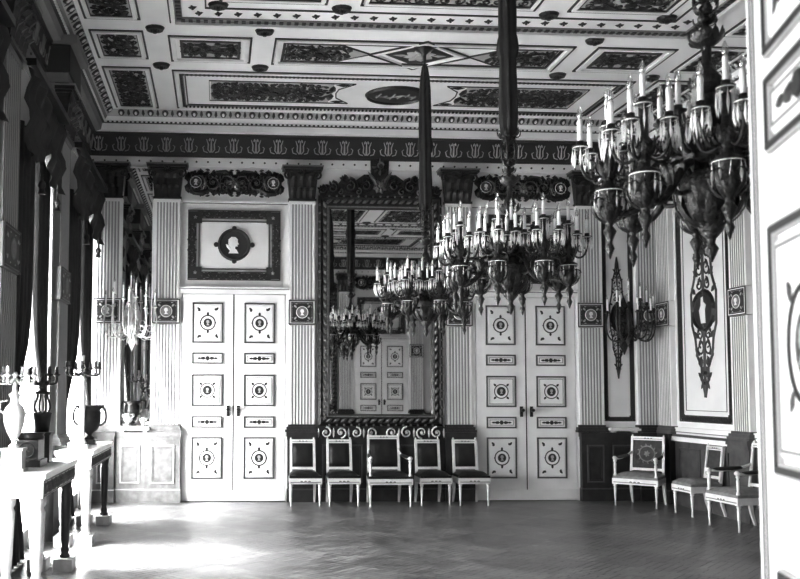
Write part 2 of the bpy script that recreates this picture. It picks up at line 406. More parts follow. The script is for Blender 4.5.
# profile (offset from wall, z, material)
PROF = [(0, 4.54, WHITE), (.03, 4.54, WHITE), (.03, 4.66, LINE), (.06, 4.66, LINE), (.06, 4.685, BAND), (.045, 4.69, BAND), (.09, 4.945, LINE), (.12, 4.955, LINE), (.12, 4.97, WHITE), (.2, 4.975, WHITE), (.22, 5.055, LINE), (.25, 5.06, LINE), (.25, 5.08, CEILW), (.29, 5.13, FIELD), (.38, 5.2, WHITE)]
for nm, M, L in SIDES:
    m = MB(WHITE); m.M = M
    PR = [(o, z, SHADED if nm == 'left' and q in (WHITE, CEILW) else q) for o, z, q in PROF]
    for (o0, z0, mt), (o1, z1, _) in zip(PR, PR[1:]):
        m.use(mt); m.add([(o0, z0, o0), (L-o0, z0, o0), (L-o1, z1, o1), (o1, z1, o1)], [(0, 1, 2, 3)])
    # beads on white strip
    m.use(LINE)
    n = int(L/.155)
    for i in range(n):
        x = (i+.5)*L/n; m.M = M @ T((x, 4.6, .03)); m.disc(0, 0, .014, .012, 8)
    # palmettes on dark band (tilted face)
    n = int(L/.302)
    for i in range(n):
        x = (i+.5)*L/n
        m.M = M @ T((x, 4.705, .055)) @ Matrix.Rotation(math.atan2(.045, .255), 4, 'X')
        m.use(SHADED if nm == 'left' else FIELD)
        m.strip([(0, .02), (0, .2)], [.03, .012], .012)
        for sg in (-1, 1):
            m.strip([(sg*.015, .02), (sg*.045, .06), (sg*.04, .13), (sg*.065, .2)], [.012, .018, .018, .01], .01)
            m.strip([(sg*.05, .02), (sg*.1, .035), (sg*.115, .09), (sg*.09, .11)], [.012, .014, .014, .008], .01)
            m.leaf(sg*.03, .17, PI/2+sg*.3, .05, .025, .01)
    # egg and dart on the sloping top member
    n = int(L/.19)
    for i in range(n):
        x = (i+.5)*L/n
        if x < .34 or x > L-.34: continue
        m.M = M @ T((x, 5.133, .292)) @ Matrix.Rotation(math.atan2(.09, .07), 4, 'X') if False else M @ frame((x, 5.133, .295), (1, 0, 0), (0, .614, .789))
        m.use(LINE); m.disc(0, .058, .045, .02, 10, ry=.05); m.use(WHITE).disc(0, .06, .02, .03, 8, ry=.03)
        m.use(LINE).leaf(.095, .0, PI/2, .11, .04, .012)
    # little dentil teeth under the fascia line
    m.M = M; m.use(WHITE); n = int(L/.06)
    for i in range(n):
        x = (i+.5)*L/n
        if x < .26 or x > L-.26: continue
        m.box(x-.015, x+.015, 5.06, 5.082, .25, .27)
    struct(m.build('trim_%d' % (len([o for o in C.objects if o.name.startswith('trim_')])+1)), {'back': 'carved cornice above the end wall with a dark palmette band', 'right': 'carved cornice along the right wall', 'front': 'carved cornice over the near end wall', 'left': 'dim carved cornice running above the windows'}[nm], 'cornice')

# ------------------------------------------------------------------ pilasters
def pil_meshes(w, key, WHITE=WHITE):
    # shaft with flutes, origin at bottom centre of shaft (z=0 world), facing +z local (v up)
    out = {}
    d = .07; nf = 7
    m = MB(WHITE); prof = []
    e = .025; fw = (w-2*e)/nf
    def shaft(z0, z1):
        xs = [(-w/2, 0, 0), (-w/2, d, 0)]
        for i in range(nf):
            a = -w/2+e+i*fw; g = fw*.24
            xs += [(a+g, d, 0), (a+g+.003, d-.014, 1), (a+fw-g-.003, d-.014, 1), (a+fw-g, d, 1)]
        xs += [(w/2, d, 0), (w/2, 0, 0)]
        for (p, q) in zip(xs, xs[1:]):
            dark = q[2] and (p[2] or q[2]) 
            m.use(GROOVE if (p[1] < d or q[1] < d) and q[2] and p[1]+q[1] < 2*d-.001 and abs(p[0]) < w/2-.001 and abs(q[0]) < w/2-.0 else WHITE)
            m.add([(p[0], z0, p[1]), (q[0], z0, q[1]), (q[0], z1, q[1]), (p[0], z1, p[1])], [(0, 1, 2, 3)])
        m.use(WHITE)
    shaft(ZD+.1, 2.37); shaft(2.72, ZP-.02)
    m.box(-w/2-.01, w/2+.01, ZP-.04, ZP, 0, d+.012)
    out['shaft'] = m.mesh('fluted_shaft')
    m = MB(WHITE); m.bbox(-w/2-.012, w/2+.012, 2.38, 2.71, 0, d+.02)
    h = d+.02
    m.M = T((0, 2.545, h)); a = w/2-.02; m.use(LINE).rim(-w/2-.012, w/2+.012, -.165, .165, .012, 0, .006)
    m.use(LINE).rim(-a+.005, a-.005, -.14, .14, .012, 0, .006); m.use(LINE).box(-a+.02, a-.02, -.125, .125, 0, .004)
    m.use(FIELD)
    for sx in (-1, 1):
        for sy in (-1, 1):
            m.leaf(sx*(a-.03), sy*.11, math.atan2(-sy, -sx), .09, .05, .01); m.leaf(sx*(a-.02), sy*.05, -sy*PI/2+PI, .05, .03, .01); m.leaf(sx*.05, sy*.115, 0 if sx > 0 else PI, .06, .025, .01)
    m.use(LINE).disc(0, 0, .1, .006, 20); m.M = T((0, 2.545, h+.006)); head_medallion(m, 0, 0, .078, ring=WHITE, field=GREYL, fig=WHITE, h=.006)
    out['medallion'] = m.mesh('medallion_block')
    # capital
    m = MB(DARK); Hc = ZCAP-ZP; d2 = d+.02
    m.M = T((0, ZP, 0))
    m.add([(-w/2, 0, 0), (w/2, 0, 0), (w/2, 0, d2), (-w/2, 0, d2), (-w/2-.04, Hc-.09, 0), (w/2+.04, Hc-.09, 0), (w/2+.04, Hc-.09, d2+.06), (-w/2-.04, Hc-.09, d2+.06)], [(0,3,2,1),(3,2,6,7),(2,1,5,6),(0,3,7,4),(4,5,6,7)])
    m.box(-w/2-.02, w/2+.02, 0, .03, 0, d2+.02)
    m.box(-w/2-.10, w/2+.10, Hc-.07, Hc-.035, 0, d2+.11); m.box(-w/2-.07, w/2+.07, Hc-.095, Hc-.07, 0, d2+.08)
    m.use(GREYL).box(-w/2-.11, w/2+.11, Hc-.035, Hc-.02, 0, d2+.12); m.use(DARK).box(-w/2-.07, w/2+.07, Hc-.02, Hc, 0, d2+.05)
    for row, (z0, L, n_) in enumerate(((.03, .17, 4), (.13, .22, 3))):
        for i in range(n_):
            x = (i+.5)/n_*w-w/2
            for q in range(6):
                t0, t1 = q/6, (q+1)/6
                def pt(t, s): 
                    o = d2+.01+.05*t**2+(.03 if t > .8 else 0)+row*.012; ww = (w/n_)*.5*(1-.55*t*t)
                    return (x+s*ww, z0+L*t-(.03 if t > .95 else 0), o)
                m.add([pt(t0, -1), pt(t0, 0)[:2]+(pt(t0, 0)[2]+.018,), pt(t0, 1), pt(t1, 1), pt(t1, 0)[:2]+(pt(t1, 0)[2]+.018,), pt(t1, -1)], [(0, 1, 4, 5), (1, 2, 3, 4)])
    for sx in (-1, 1):
        pts = []
        for k in range(16):
            t = k/15; r = .065*(1-.8*t); a = PI*.6-2*PI*1.4*t
            pts.append((sx*(w/2+.02+r*cos(a)), Hc-.15+r*sin(a), d2+.06))
        m.tube(pts, [.018*(1-.5*k/15) for k in range(16)], 5)
        m.M = T((0, ZP, d2+.05)); m.strip([(sx*.02, Hc-.14), (sx*.08, Hc-.11), (sx*w*.45, Hc-.09)], .03, .02); m.M = T((0, ZP, 0))
    m.M = T((0, ZP, d2+.07)); rosette(m, 0, Hc-.08, .06, .04, 8)
    out['capital'] = m.mesh('leafy_capital')
    # base: mouldings on a plinth
    for kk, mm in (('dark', DADO), ('pale', DADOL), ('grey', DADOG)):
        m = MB(mm)
        m.box(-w/2-.015, w/2+.015, ZD+.07, ZD+.1, 0, d+.015); m.box(-w/2-.035, w/2+.035, ZD+.03, ZD+.07, 0, d+.035); m.box(-w/2-.05, w/2+.05, ZD, ZD+.03, 0, d+.05)
        out['base_'+kk] = m.mesh('pilaster_base')
    return out
PM = {}
def pilaster(w, M, label, tone='dark', group=None):
    if w not in PM: PM[w] = pil_meshes(w, w, SHADED if w > .4 else WHITE)
    P = PM[w]; t = thing('pilaster', label, 'pilaster', group=group); t.matrix_world = M
    for nm, k in (('fluted_shaft', 'shaft'), ('medallion_block', 'medallion'), ('leafy_capital', 'capital'), ('pilaster_base', 'base_'+tone)): obj(nm, P[k], t)
    return t
PW = .345
pilx = [-1.49, -.71, 1.125, 3.285, 5.13, 5.96]
plab = ['fluted white pilaster in the left corner beside the narrow mirror', 'fluted white pilaster to the left of the left double door', 'fluted white pilaster between left door and great mirror', 'fluted white pilaster between great mirror and right door',
        'fluted white pilaster right of the right double door', 'fluted white pilaster in the right corner behind the dark wall sconce']
for i, (x, lb) in enumerate(zip(pilx, plab)):
    pilaster(PW, BK(x, 0, 0), lb, 'pale' if i < 2 else 'dark')
flab = ['right corner of the near end wall', 'right of the closed near door', 'left of the closed near door', 'beside the near end mirror', 'right side of the open doorway', 'left side of the open doorway']
for x, lb in zip(pilx[::-1], flab): pilaster(PW, FR(x, 0, YF), 'fluted pilaster on the near end wall, '+lb)
# left wall pilasters stand on projecting piers
m_ = MB(WALLP)
for y, lb in ((-2.85, 'fluted pilaster on the window wall between the first two windows'), (-5.22, 'fluted pilaster on the window wall at the left picture edge'), (-7.5, 'fluted pilaster on the window wall nearer the viewer'), (-9.75, 'fluted pilaster on the window wall next to the near end wall')):
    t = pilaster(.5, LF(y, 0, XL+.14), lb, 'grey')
    m = MB(GREYL); m.M = LF(y, 0, XL); m.box(-.3, .3, ZD, ZCAP, .002, .14); m.use(DADO).box(-.32, .32, 0, ZD, .002, .2); m.use(SHADED).box(-.33, .33, ZCAP, 4.66, .002, .27); m.use(BAND).box(-.34, .34, 4.66, 4.94, .002, .29); m.use(SHADED).box(-.36, .36, 4.95, 5.04, .002, .36)
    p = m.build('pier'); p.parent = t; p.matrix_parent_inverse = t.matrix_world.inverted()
RY = [-.285, -2.03, -3.8, -5.55, -7.3, -9.05, -10.6]
rl = ['narrow pilaster on the right wall at the corner', 'pilaster on the right wall above the last armchair', 'right wall pilaster third from the corner', 'right wall pilaster fourth from the corner', 'right wall pilaster fifth from the corner', 'right wall pilaster sixth from the corner', 'right wall pilaster closest to the near end wall']
for y, lb in zip(RY, rl): pilaster(PW, RT(y, 0, XR), 'fluted white '+lb, 'grey')

# ------------------------------------------------------------------ dado
def dado_panel(m, x0, x1, z0, z1, d, mt, mt2):
    m.use(mt2).rim(x0, x1, z0, z1, .02, d, d+.015); m.use(mt).rim(x0+.03, x1-.03, z0+.03, z1-.03, .012, d, d+.01)
def dado_block(m, x0, x1, d, mt, mt2, panels=()):
    m.use(mt).box(x0, x1, 0, ZD, 0, d); m.box(x0-.015, x1+.015, ZD-.06, ZD, 0, d+.03); m.box(x0-.005, x1+.005, ZD-.1, ZD-.06, 0, d+.015)
    m.box(x0-.01, x1+.01, 0, .16, 0, d+.02); m.use(mt2).box(x0-.01, x1+.01, .16, .175, 0, d+.012)
    for a, b in panels: dado_panel(m, a, b, .25, ZD-.17, d, mt, mt2)
DGL = mat('dado_edge', .085, .3)
m = MB(DADOL); m.M = BK(0, 0, 0)
dado_block(m, -.97, -.5, .12, DADOL, FIELD, [(-.9, -.58)]); dado_block(m, -1.36, -.96, .09, DADOL, FIELD, [(-1.3, -1.04)]); dado_block(m, XL, -1.37, .16, DADOG, FIELD, [(-1.6, -1.45)])
tag(m.build('dado_panelling'), 'pale panelled dado left of the left double door', 'dado', kind='structure')
m = MB(DADO); m.M = BK(0, 0, 0)
dado_block(m, .93, 1.32, .12, DADO, DGL); dado_block(m, 1.32, 3.08, .07, DADO, DGL, [(1.4, 1.95), (2.0, 2.4), (2.45, 3.0)]); dado_block(m, 3.08, 3.48, .12, DADO, DGL)
tag(m.build('dado_panelling'), 'dark panelled dado below the great mirror behind the row of chairs', 'dado', kind='structure')
m = MB(DADO); m.M = BK(0, 0, 0)
dado_block(m, 4.96, 5.34, .12, DADO, DGL, [(5.03, 5.27)]); dado_block(m, 5.34, 5.78, .09, DADO, DGL, [(5.4, 5.72)]); dado_block(m, 5.78, XR, .14, DADO, DGL, [(5.84, 6.0)])
tag(m.build('dado_panelling'), 'dark panelled dado in the right corner beside the right door', 'dado', kind='structure')
m = MB(DADOG); m.M = RT(0, 0, XR)
for a, b in zip(RY, RY[1:]+[YF+.2]): 
    dado_block(m, -a+.2, -b-.2, .05, DADOG, DGL, [(-a+.3, -(a+b)/2-.05), (-(a+b)/2+.05, -b-.3)]); 
    m.use(WHITE).box(-a+.17, -b-.22, .84, .9, .05, .09); m.use(WHITE).box(-a+.17, -b-.22, .9, 1.02, 0, .045); m.use(GREYL).box(-a+.2, -b-.25, .955, .965, .045, .05)
    if b > YF+.3: dado_block(m, -b-.2, -b+.2, .11, DADOG, DGL)
dado_block(m, .05, .45, .11, DADO, DGL)
tag(m.build('dado_panelling'), 'grey panelled dado with white rail along the right wall', 'dado', kind='structure')
m = MB(DADO); m.M = FR(0, 0, YF)
for a, b in ((-XR, -4.96), (-3.48, -.94)): dado_block(m, a, b, .1, DADO, DGL)
dado_block(m, .52, -XL-.02, .1, DADO, DGL)
tag(m.build('dado_panelling'), 'dark dado along the near end wall', 'dado', kind='structure')

# ------------------------------------------------------------------ doors
def panel_mould(w, h, kind, moul=LINE):
    """centred; raised field + ornament"""
    m = MB(WHITE); m.use(FIELD).rim(-w/2, w/2, -h/2, h/2, .022, 0, .012); m.use(moul).rim(-w/2+.006, w/2-.006, -h/2+.006, h/2-.006, .012, 0, .016)
    m.use(WHITE); m.bbox(-w/2+.03, w/2-.03, -h/2+.03, h/2-.03, 0, .012, .01)
    if kind != 'tall': m.use(GREYL).rim(-w/2+.045, w/2-.045, -h/2+.042, h/2-.042, .006, 0, .014)
    m.M = T((0, 0, .012))
    if kind == 'tall':
        m.use(LINE).ring(0, 0, .098, .014, .006, 22); m.disc(0, .12, .016, .006, 6, ry=.025); m.disc(0, -.12, .016, .006, 6, ry=.025); m.disc(.1, 0, .012, .006, 6); m.disc(-.1, 0, .012, .006, 6)
        m.use(LINE).disc(0, 0, .058, .004, 14); m.M = T((0, 0, .016)); m.use(FIELD); bust(m, 0, 0, .045, .004); m.M = T((0, 0, .012))
        m.use(LINE)
        for sx in (-1, 1):
            for sy in (-1, 1): m.leaf(sx*.1, sy*(h/2-.11), math.atan2(sy, sx), .06, .032, .006); m.leaf(sx*.1, sy*(h/2-.11), math.atan2(sy, sx)+.9, .035, .02, .006)
    elif kind == 'mid':
        m.use(LINE).ring(0, 0, .095, .012, .006, 22); m.disc(0, 0, .062, .004, 14)
        for k in range(4): m.leaf(.1*cos(PI/4+k*PI/2), .1*sin(PI/4+k*PI/2), PI/4+k*PI/2, .05, .03, .006)
        m.use(FIELD).M = T((0, 0, .016)); bust(m, 0, 0, .04, .004, -1)
    else:
        m.use(LINE).disc(0, 0, .028, .006, 10)
        for sx in (-1, 1): m.leaf(sx*.02, 0, 0 if sx > 0 else PI, .08, .04, .006); m.leaf(sx*.08, 0, 0 if sx > 0 else PI, .06, .026, .006)
    return m.mesh('door_panel')
PMH = {'tall1': (panel_mould(.42, .55, 'tall'), 2.395), 's1': (panel_mould(.42, .155, 'small'), 1.915), 'mid': (panel_mould(.42, .43, 'mid'), 1.485), 's2': (panel_mould(.42, .16, 'small'), 1.06), 'tall2': (panel_mould(.42, .56, 'tall'), .58)}
lm = MB(WHITE); lm.bbox(.004, DOORW-.002, .01, 2.785, -.045, 0, .006); lm.use(WHITE).box(.0, DOORW, .01, .15, 0, .012); LEAFM = lm.mesh('door_leaf')
hm = MB(BLACK); hm.box(-.02, .02, -.07, .07, 0, .012); hm.tube([(0, .02, .01), (0, .02, .05)], .012, 8); hm.M = T((0, .02, .055)); hm.disc(0, 0, .026, .03, 12, z0=-.012); hm.M = T((0, -.045, .012)); hm.disc(0, 0, .01, .006, 8); HANDM = hm.mesh('door_handle')
NEAR = {'tall1': (2.44, .95), 's1': (2.055, 1.05), 'mid': (1.56, 1.22), 's2': (1.03, 1.0), 'tall2': (.58, 1.0)}
def leaf_obj(parent, M, hinge_left=True, both=False):
    """local: x from 0..DOORW away from hinge, y up, +z front"""
    lf = obj('door_leaf', LEAFM, parent); lf.matrix_local = M
    for k_, (me, z) in PMH.items():
        k = 1
        if both: z, k = NEAR[k_]
        S = Matrix.Diagonal((1, k, 1, 1))
        p = obj('door_panel', me, lf); p.matrix_local = T((DOORW/2-.02, z, 0)) @ S if both else T((DOORW/2, z, 0))
        if both: p = obj('door_panel', me, lf); p.matrix_local = T((DOORW/2-.02, z, -.045)) @ Matrix.Rotation(PI, 4, 'Y') @ S
    if both:
        g = MB(GREYL)
        for q in (.035, .06): g.box(DOORW-q-.003, DOORW-q+.003, .01, 2.78, -.049, -.045)
        g.build('edge_moulding', lf)
    hx = DOORW-.07 if hinge_left else .07
    h = obj('door_handle', HANDM, lf); h.matrix_local = T((hx, 1.21, 0)); tag(h, 'black door handle')
    if both: h = obj('door_handle', HANDM, lf); h.matrix_local = T((hx, 1.21, -.045)) @ Matrix.Rotation(PI, 4, 'Y')
    return lf
def overdoor(M, label):
    t = thing('overdoor_panel', label, 'wall panel'); t.matrix_world = M     # local origin = door axis on floor
    m = MB(WHITE); W = .63; z0, z1 = 2.98, 3.94; m.M = T((0, (z0+z1)/2, 0)); h = (z1-z0)/2
    m.use(FIELD).rim(-W, W, -h, h, .115, 0, .02); m.use(LINE).rim(-W, W, -h, h, .012, 0, .026); m.rim(-W+.105, W-.105, -h+.105, h-.105, .01, 0, .026); m.use(LINE).rim(-W+.145, W-.145, -h+.145, h-.145, .014, 0, .012)
    m.build('panel_border', t).data
    b = MB(LINE); b.M = T((0, (z0+z1)/2, .02))
    for s in (-1, 1):
        rinceau(b, -W+.12, W-.12, s*(h-.057)-.045, s*(h-.057)+.045, .012, w=.026, dense=.8); foliage(b, -W+.12, W-.12, s*(h-.057)-.045, s*(h-.057)+.045, .01, .05, .022); rinceau(b, s*(W-.057)-.045, s*(W-.057)+.045, -h+.12, h-.12, .012, w=.026, dense=.8); foliage(b, s*(W-.057)-.045, s*(W-.057)+.045, -h+.12, h-.12, .01, .05, .022)
    b.use(LINE)
    for sx in (-1, 1):
        for sy in (-1, 1): b.box(sx*(W-.1)-.09, sx*(W-.1)+.09, sy*(h-.1)-.08, sy*(h-.1)+.08, -.02, .008)
    b.use(FIELD)
    for sx in (-1, 1):
        for sy in (-1, 1): rosette(b, sx*(W-.1), sy*(h-.1), .035, .02, 5)
    b.build('border_scrolls', t)
    c = MB(LINE); c.M = T((0, (z0+z1)/2+.01, 0)); c.disc(0, 0, .21, .012, 28); c.ring(0, 0, .2, .05, .035, 28)
    for x, y in ((.245, 0), (-.245, 0), (0, .225), (0, -.225)): c.disc(x, y, .035, .02, 10)
    c.M = T((0, (z0+z1)/2+.01, .012)); c.use(WHITE); bust(c, -.01, -.01, .14, .018); c.leaf(.0, -.1, 2.4, .16, .06, .02); c.use(LINE).leaf(.0, .03, 1.0, .08, .05, .02)
    c.build('relief_medallion', t)
def make_door(n, M, label, over, both=False, leaves=(1, 1)):
    t = thing('door_%d' % n, label, 'door'); t['kind'] = 'structure'; t.matrix_world = M
    m = MB(WHITE); W = DOORW
    for s in (-1, 1):
        a, b = sorted((s*(W+.004), s*(W+.055))); m.box(a, b, 0, 2.86, 0, .05); a, b = sorted((s*(W+.055), s*(W+.075))); m.use(GREYL).box(a, b, 0, 2.88, 0, .03); m.use(WHITE)
    m.box(-W-.055, W+.055, 2.79, 2.85, 0, .055); m.use(GREYL).box(-W-.07, W+.07, 2.85, 2.862, 0, .06); m.use(WHITE).box(-W-.075, W+.075, 2.862, 2.885, 0, .07)
    m.build('door_frame', t)
    if leaves[0]: leaf_obj(t, T((-W, 0, .045)), True)
    if leaves[1]: leaf_obj(t, T((0, 0, .045)), False)
    if leaves[0] and leaves[1]:
        s = MB(LINE); s.box(-.006, .006, .01, 2.785, 0, .047); s.build('door_gap', t)
    if over: overdoor(M, over)
    return t
make_door(1, BK(D1, 0, 0), 'white panelled double door on the left under the black framed medallion panel', 'white overdoor panel with black ornate border and medallion above left door')
make_door(2, BK(D2, 0, 0), 'white panelled double door on the right behind the middle chandelier', 'overdoor panel above the right door half hidden by the middle chandelier')
make_door(3, FR(D2, 0, YF), 'white double door reflected in the great mirror', 'black bordered overdoor panel reflected in the great mirror')
t = make_door(4, FR(D1, 0, YF), 'open white door leaf close to the viewer at the right edge', 'overdoor panel above the open near doorway', leaves=(0, 0))
# the open leaf: hinge at the right jamb, swung into the hall. local x away from hinge, y up, +z face towards the viewer side
ang = math.atan2(.956, .292)
hx, hy = 1.048, -10.753
u = Vector((cos(ang), sin(ang), 0)); M = frame((hx, hy, 0), u, (0, 0, 1))
lf = leaf_obj(t, Matrix.Identity(4), False, both=True); lf.matrix_parent_inverse = Matrix.Identity(4); lf.matrix_local = t.matrix_world.inverted() @ M
m = MB(WHITE); m.M = frame((D1, YF-.2, 0), (1, 0, 0), (0, 0, 1))
for s in (-1, 1):
    a, b = sorted((s*(DOORW+.0), s*(DOORW+.055))); m.box(a, b, 0, 2.86, 0, .04)
m.box(-DOORW-.055, DOORW+.055, 2.8, 2.86, 0, .05)
for s in (-1, 1):
    a, b = sorted((s*(DOORW+.05), s*(DOORW+.14))); m.box(a, b, 0, 2.95, -.38, -.2)
m.box(-DOORW-.14, DOORW+.14, 2.86, 2.95, -.38, -.2)
o = m.build('door_casing'); o.parent = t; o.matrix_parent_inverse = t.matrix_world.inverted()

# ------------------------------------------------------------------ frieze carvings between capitals
def frieze(M, w, label, tall=False):
    t = thing('frieze_carving', label, 'carving'); t.matrix_world = M
    m = MB(DARK); h = .2
    n = 3
    m.poly([(-.3, -.12), (.3, -.12), (.38, 0), (.3, .12), (-.3, .12), (-.38, 0)], 0, .012)
    m.M = T((0, 0, .004)); rinceau(m, -w/2+.02, w/2-.02, -.17, .17, .04, w=.075, dense=1.1); foliage(m, -w/2+.02, w/2-.02, -.17, .17, .03, .11, .045)
    m.M = T((0, 0, .03)); m.use(CARVE); rinceau(m, -w/2+.06, w/2-.06, -.12, .12, .03, w=.014, dense=1.2)
    m.build('scroll_carving', t)
    for s in (-1, 1):
        c = MB(WHITE); c.M = T((s*(w/2-.12), 0, .02)); c.use(DARK).disc(0, 0, .115, .02, 18); c.M = c.M @ T((0, 0, .02)); head_medallion(c, 0, 0, .075, ring=WHITE, field=LINE, fig=WHITE, h=.01, flip=s); c.build('round_medallion', t)
frieze(BK(D1, 4.32, 0), 1.3, 'dark scroll carving with two round medallions over the left door')
frieze(BK(D2, 4.32, 0), 1.3, 'dark scroll carving with two round medallions over the right door')
frieze(FR(D2, 4.32, YF), 1.3, 'dark scroll carving over the reflected near door')
frieze(FR(D1, 4.32, YF), 1.3, 'dark scroll carving over the open near doorway')
m = MB(WHITE); m.M = BK(0, 0, 0)
for a, b in ((-.5, .93), (3.5, 4.94)): m.use(WHITE).box(a, b, 4.04, 4.075, 0, .03); m.use(GREYL).box(a, b, 4.03, 4.04, 0, .02)
struct(m.build('trim_5'), 'thin moulding under the frieze over the two far doors', 'moulding')
# inside bays right wall frieze
for a, b, nn in zip(RY, RY[1:], ('first', 'second', 'third', 'fourth', 'fifth', 'sixth')): frieze(RT((a+b)/2, 4.32, XR), 1.0, 'dark scroll carving over the %s right wall panel from the corner' % nn)

# ------------------------------------------------------------------ great mirror
def great_mirror(M, label):
    t = thing('framed_mirror', label, 'mirror'); t.matrix_world = M     # origin: centre bottom axis at floor
    hi, zi0, zi1 = .695, 1.17, 3.97; W = .16
    g = MB(MIRR); g.add([(-hi-.02, zi0-.02, .05), (hi+.02, zi0-.02, .05), (hi+.02, zi1+.02, .05), (-hi-.02, zi1+.02, .05)], [(0, 1, 2, 3)]); g.build('mirror_glass', t)
    m = MB(DARK)
    x1, z0, z1 = hi+W, zi0-.16, zi1+.19
    def ring4(ax, a0, a1, bx, b0, b1, ha, hb, mt):
        m.use(mt); V = [(-ax, a0, ha), (ax, a0, ha), (ax, a1, ha), (-ax, a1, ha), (-bx, b0, hb), (bx, b0, hb), (bx, b1, hb), (-bx, b1, hb)]
        m.add(V, [(0, 1, 5, 4), (1, 2, 6, 5), (2, 3, 7, 6), (3, 0, 4, 7)])
    ring4(x1, z0, z1, x1, z0, z1, 0, .07, DARK); ring4(x1, z0, z1, x1-.035, z0+.035, z1-.035, .07, .11, DARK)
    ring4(x1-.035, z0+.035, z1-.035, x1-.06, z0+.06, z1-.08, .11, .075, DARK); ring4(x1-.06, z0+.06, z1-.08, hi+.04, zi0+.0-.04, zi1+.04, .075, .1, DARK)
    ring4(hi+.04, zi0-.04, zi1+.04, hi+.02, zi0-.02, zi1+.02, .1, .1, CARVE); ring4(hi+.02, zi0-.02, zi1+.02, hi, zi0, zi1, .1, .05, DARK)
    m.use(CARVE); m.M = T((0, 0, .09))
    n = 26
    for i in range(n):                                                # side leaves
        z = z0+.08+(z1-z0-.16)*(i+.5)/n
        for s in (-1, 1):
            m.leaf(s*(hi+.05), z-.05, PI/2-s*.35, .11, .055, .035); m.disc(s*(x1-.018), z, .017, .04, 6); m.disc(s*(hi+.03), z+.02, .01, .025, 5)
    n = 15
    for i in range(n):
        x = -x1+.1+(2*x1-.2)*(i+.5)/n
        for zz, q in ((zi1+.1, 1), (zi0-.09, 1)):
            m.leaf(x-.05, zz-.02, .5, .11, .05, .035); m.disc(x, zz+(.075 if zz > 2 else -.055), .015, .03, 6)
    m.build('carved_frame', t)
    # crest
    c = MB(DARK); c.M = T((0, z1, .04))
    c.poly([(-.83, 0), (.83, 0), (.82, .13), (.62, .12), (.5, .26), (.36, .2), (.22, .3), (.12, .3), (.13, .52), (-.13, .52), (-.12, .3), (-.22, .3), (-.36, .2), (-.5, .26), (-.62, .12), (-.82, .13)], -.03, .02)
    c.M = T((0, z1, .06))
    for s in (-1, 1):
        for x, y, r in ((.8, .07, .07), (.66, .1, .1), (.42, .13, .12), (.2, .14, .11), (.5, .22, .06)):
            spiral(c, s*x, y, r, PI/2, 1.3, s, .045, .04); 
            for k in range(4): c.leaf(s*x, y, PI/2+(k-1.5)*.7, r*1.15, .04, .03)
    c.use(CARVE)
    for s in (-1, 1):
        for x, y, r in ((.66, .1, .07), (.42, .13, .08), (.2, .14, .07), (.3, .06, .05), (.55, .05, .04)): spiral(c, s*x, y, r, PI/2, 1.2, s, .02, .05)
        c.leaf(0, .1, PI/2+s*.6, .3, .06, .05)
    rosette(c, 0, .14, .11, .06, 8); c.use(DARK); rosette(c, 0, .4, .12, .07, 7); c.use(CARVE); c.disc(0, .42, .05, .09, 10); c.leaf(0, .3, PI/2, .24, .05, .08)
    c.build('carved_crest', t)
    # openwork below
    b = MB(DARK); b.M = T((0, z0, .11)); b.poly([(-x1, 0), (-x1-.03, -.06), (-x1+.05, -.17), (-.4, -.15), (0, -.2), (.4, -.15), (x1-.05, -.17), (x1+.03, -.06), (x1, 0)], -.1, .0)
    b.M = T((0, z0, .112)); b.use(CARVEL)
    for s in (-1, 1):
        for i in range(4):
            x = s*(.14+i*.205); spiral(b, x, -.085, .08, PI/2*(1 if i % 2 else -1), 1.3, s*(1 if i % 2 else -1), .03, .03); b.leaf(x+s*.1, -.02, -PI/2, .14, .035, .02); rosette(b, x, -.085, .03, .035, 5)
    b.build('openwork_apron', t)
    return t
great_mirror(BK(XC, 0, 0), 'great wall mirror in dark carved frame with crest, above the chairs')
great_mirror(FR(XC, 0, YF), 'matching carved mirror on the near end wall')
# narrow mirror in the left bay
t = thing('framed_mirror', 'narrow frameless mirror in the left corner bay behind the sunlit sconce', 'mirror'); t.matrix_world = BK(-1.11, 0, 0)
g = MB(MIRR); g.add([(-.2, 1.0, .02), (.2, 1.0, .02), (.2, 4.5, .02), (-.2, 4.5, .02)], [(0, 1, 2, 3)]); g.build('mirror_glass', t)
g = MB(WHITE); g.rim(-.215, .215, .985, 4.52, .018, 0, .03); g.build('mirror_edge', t)

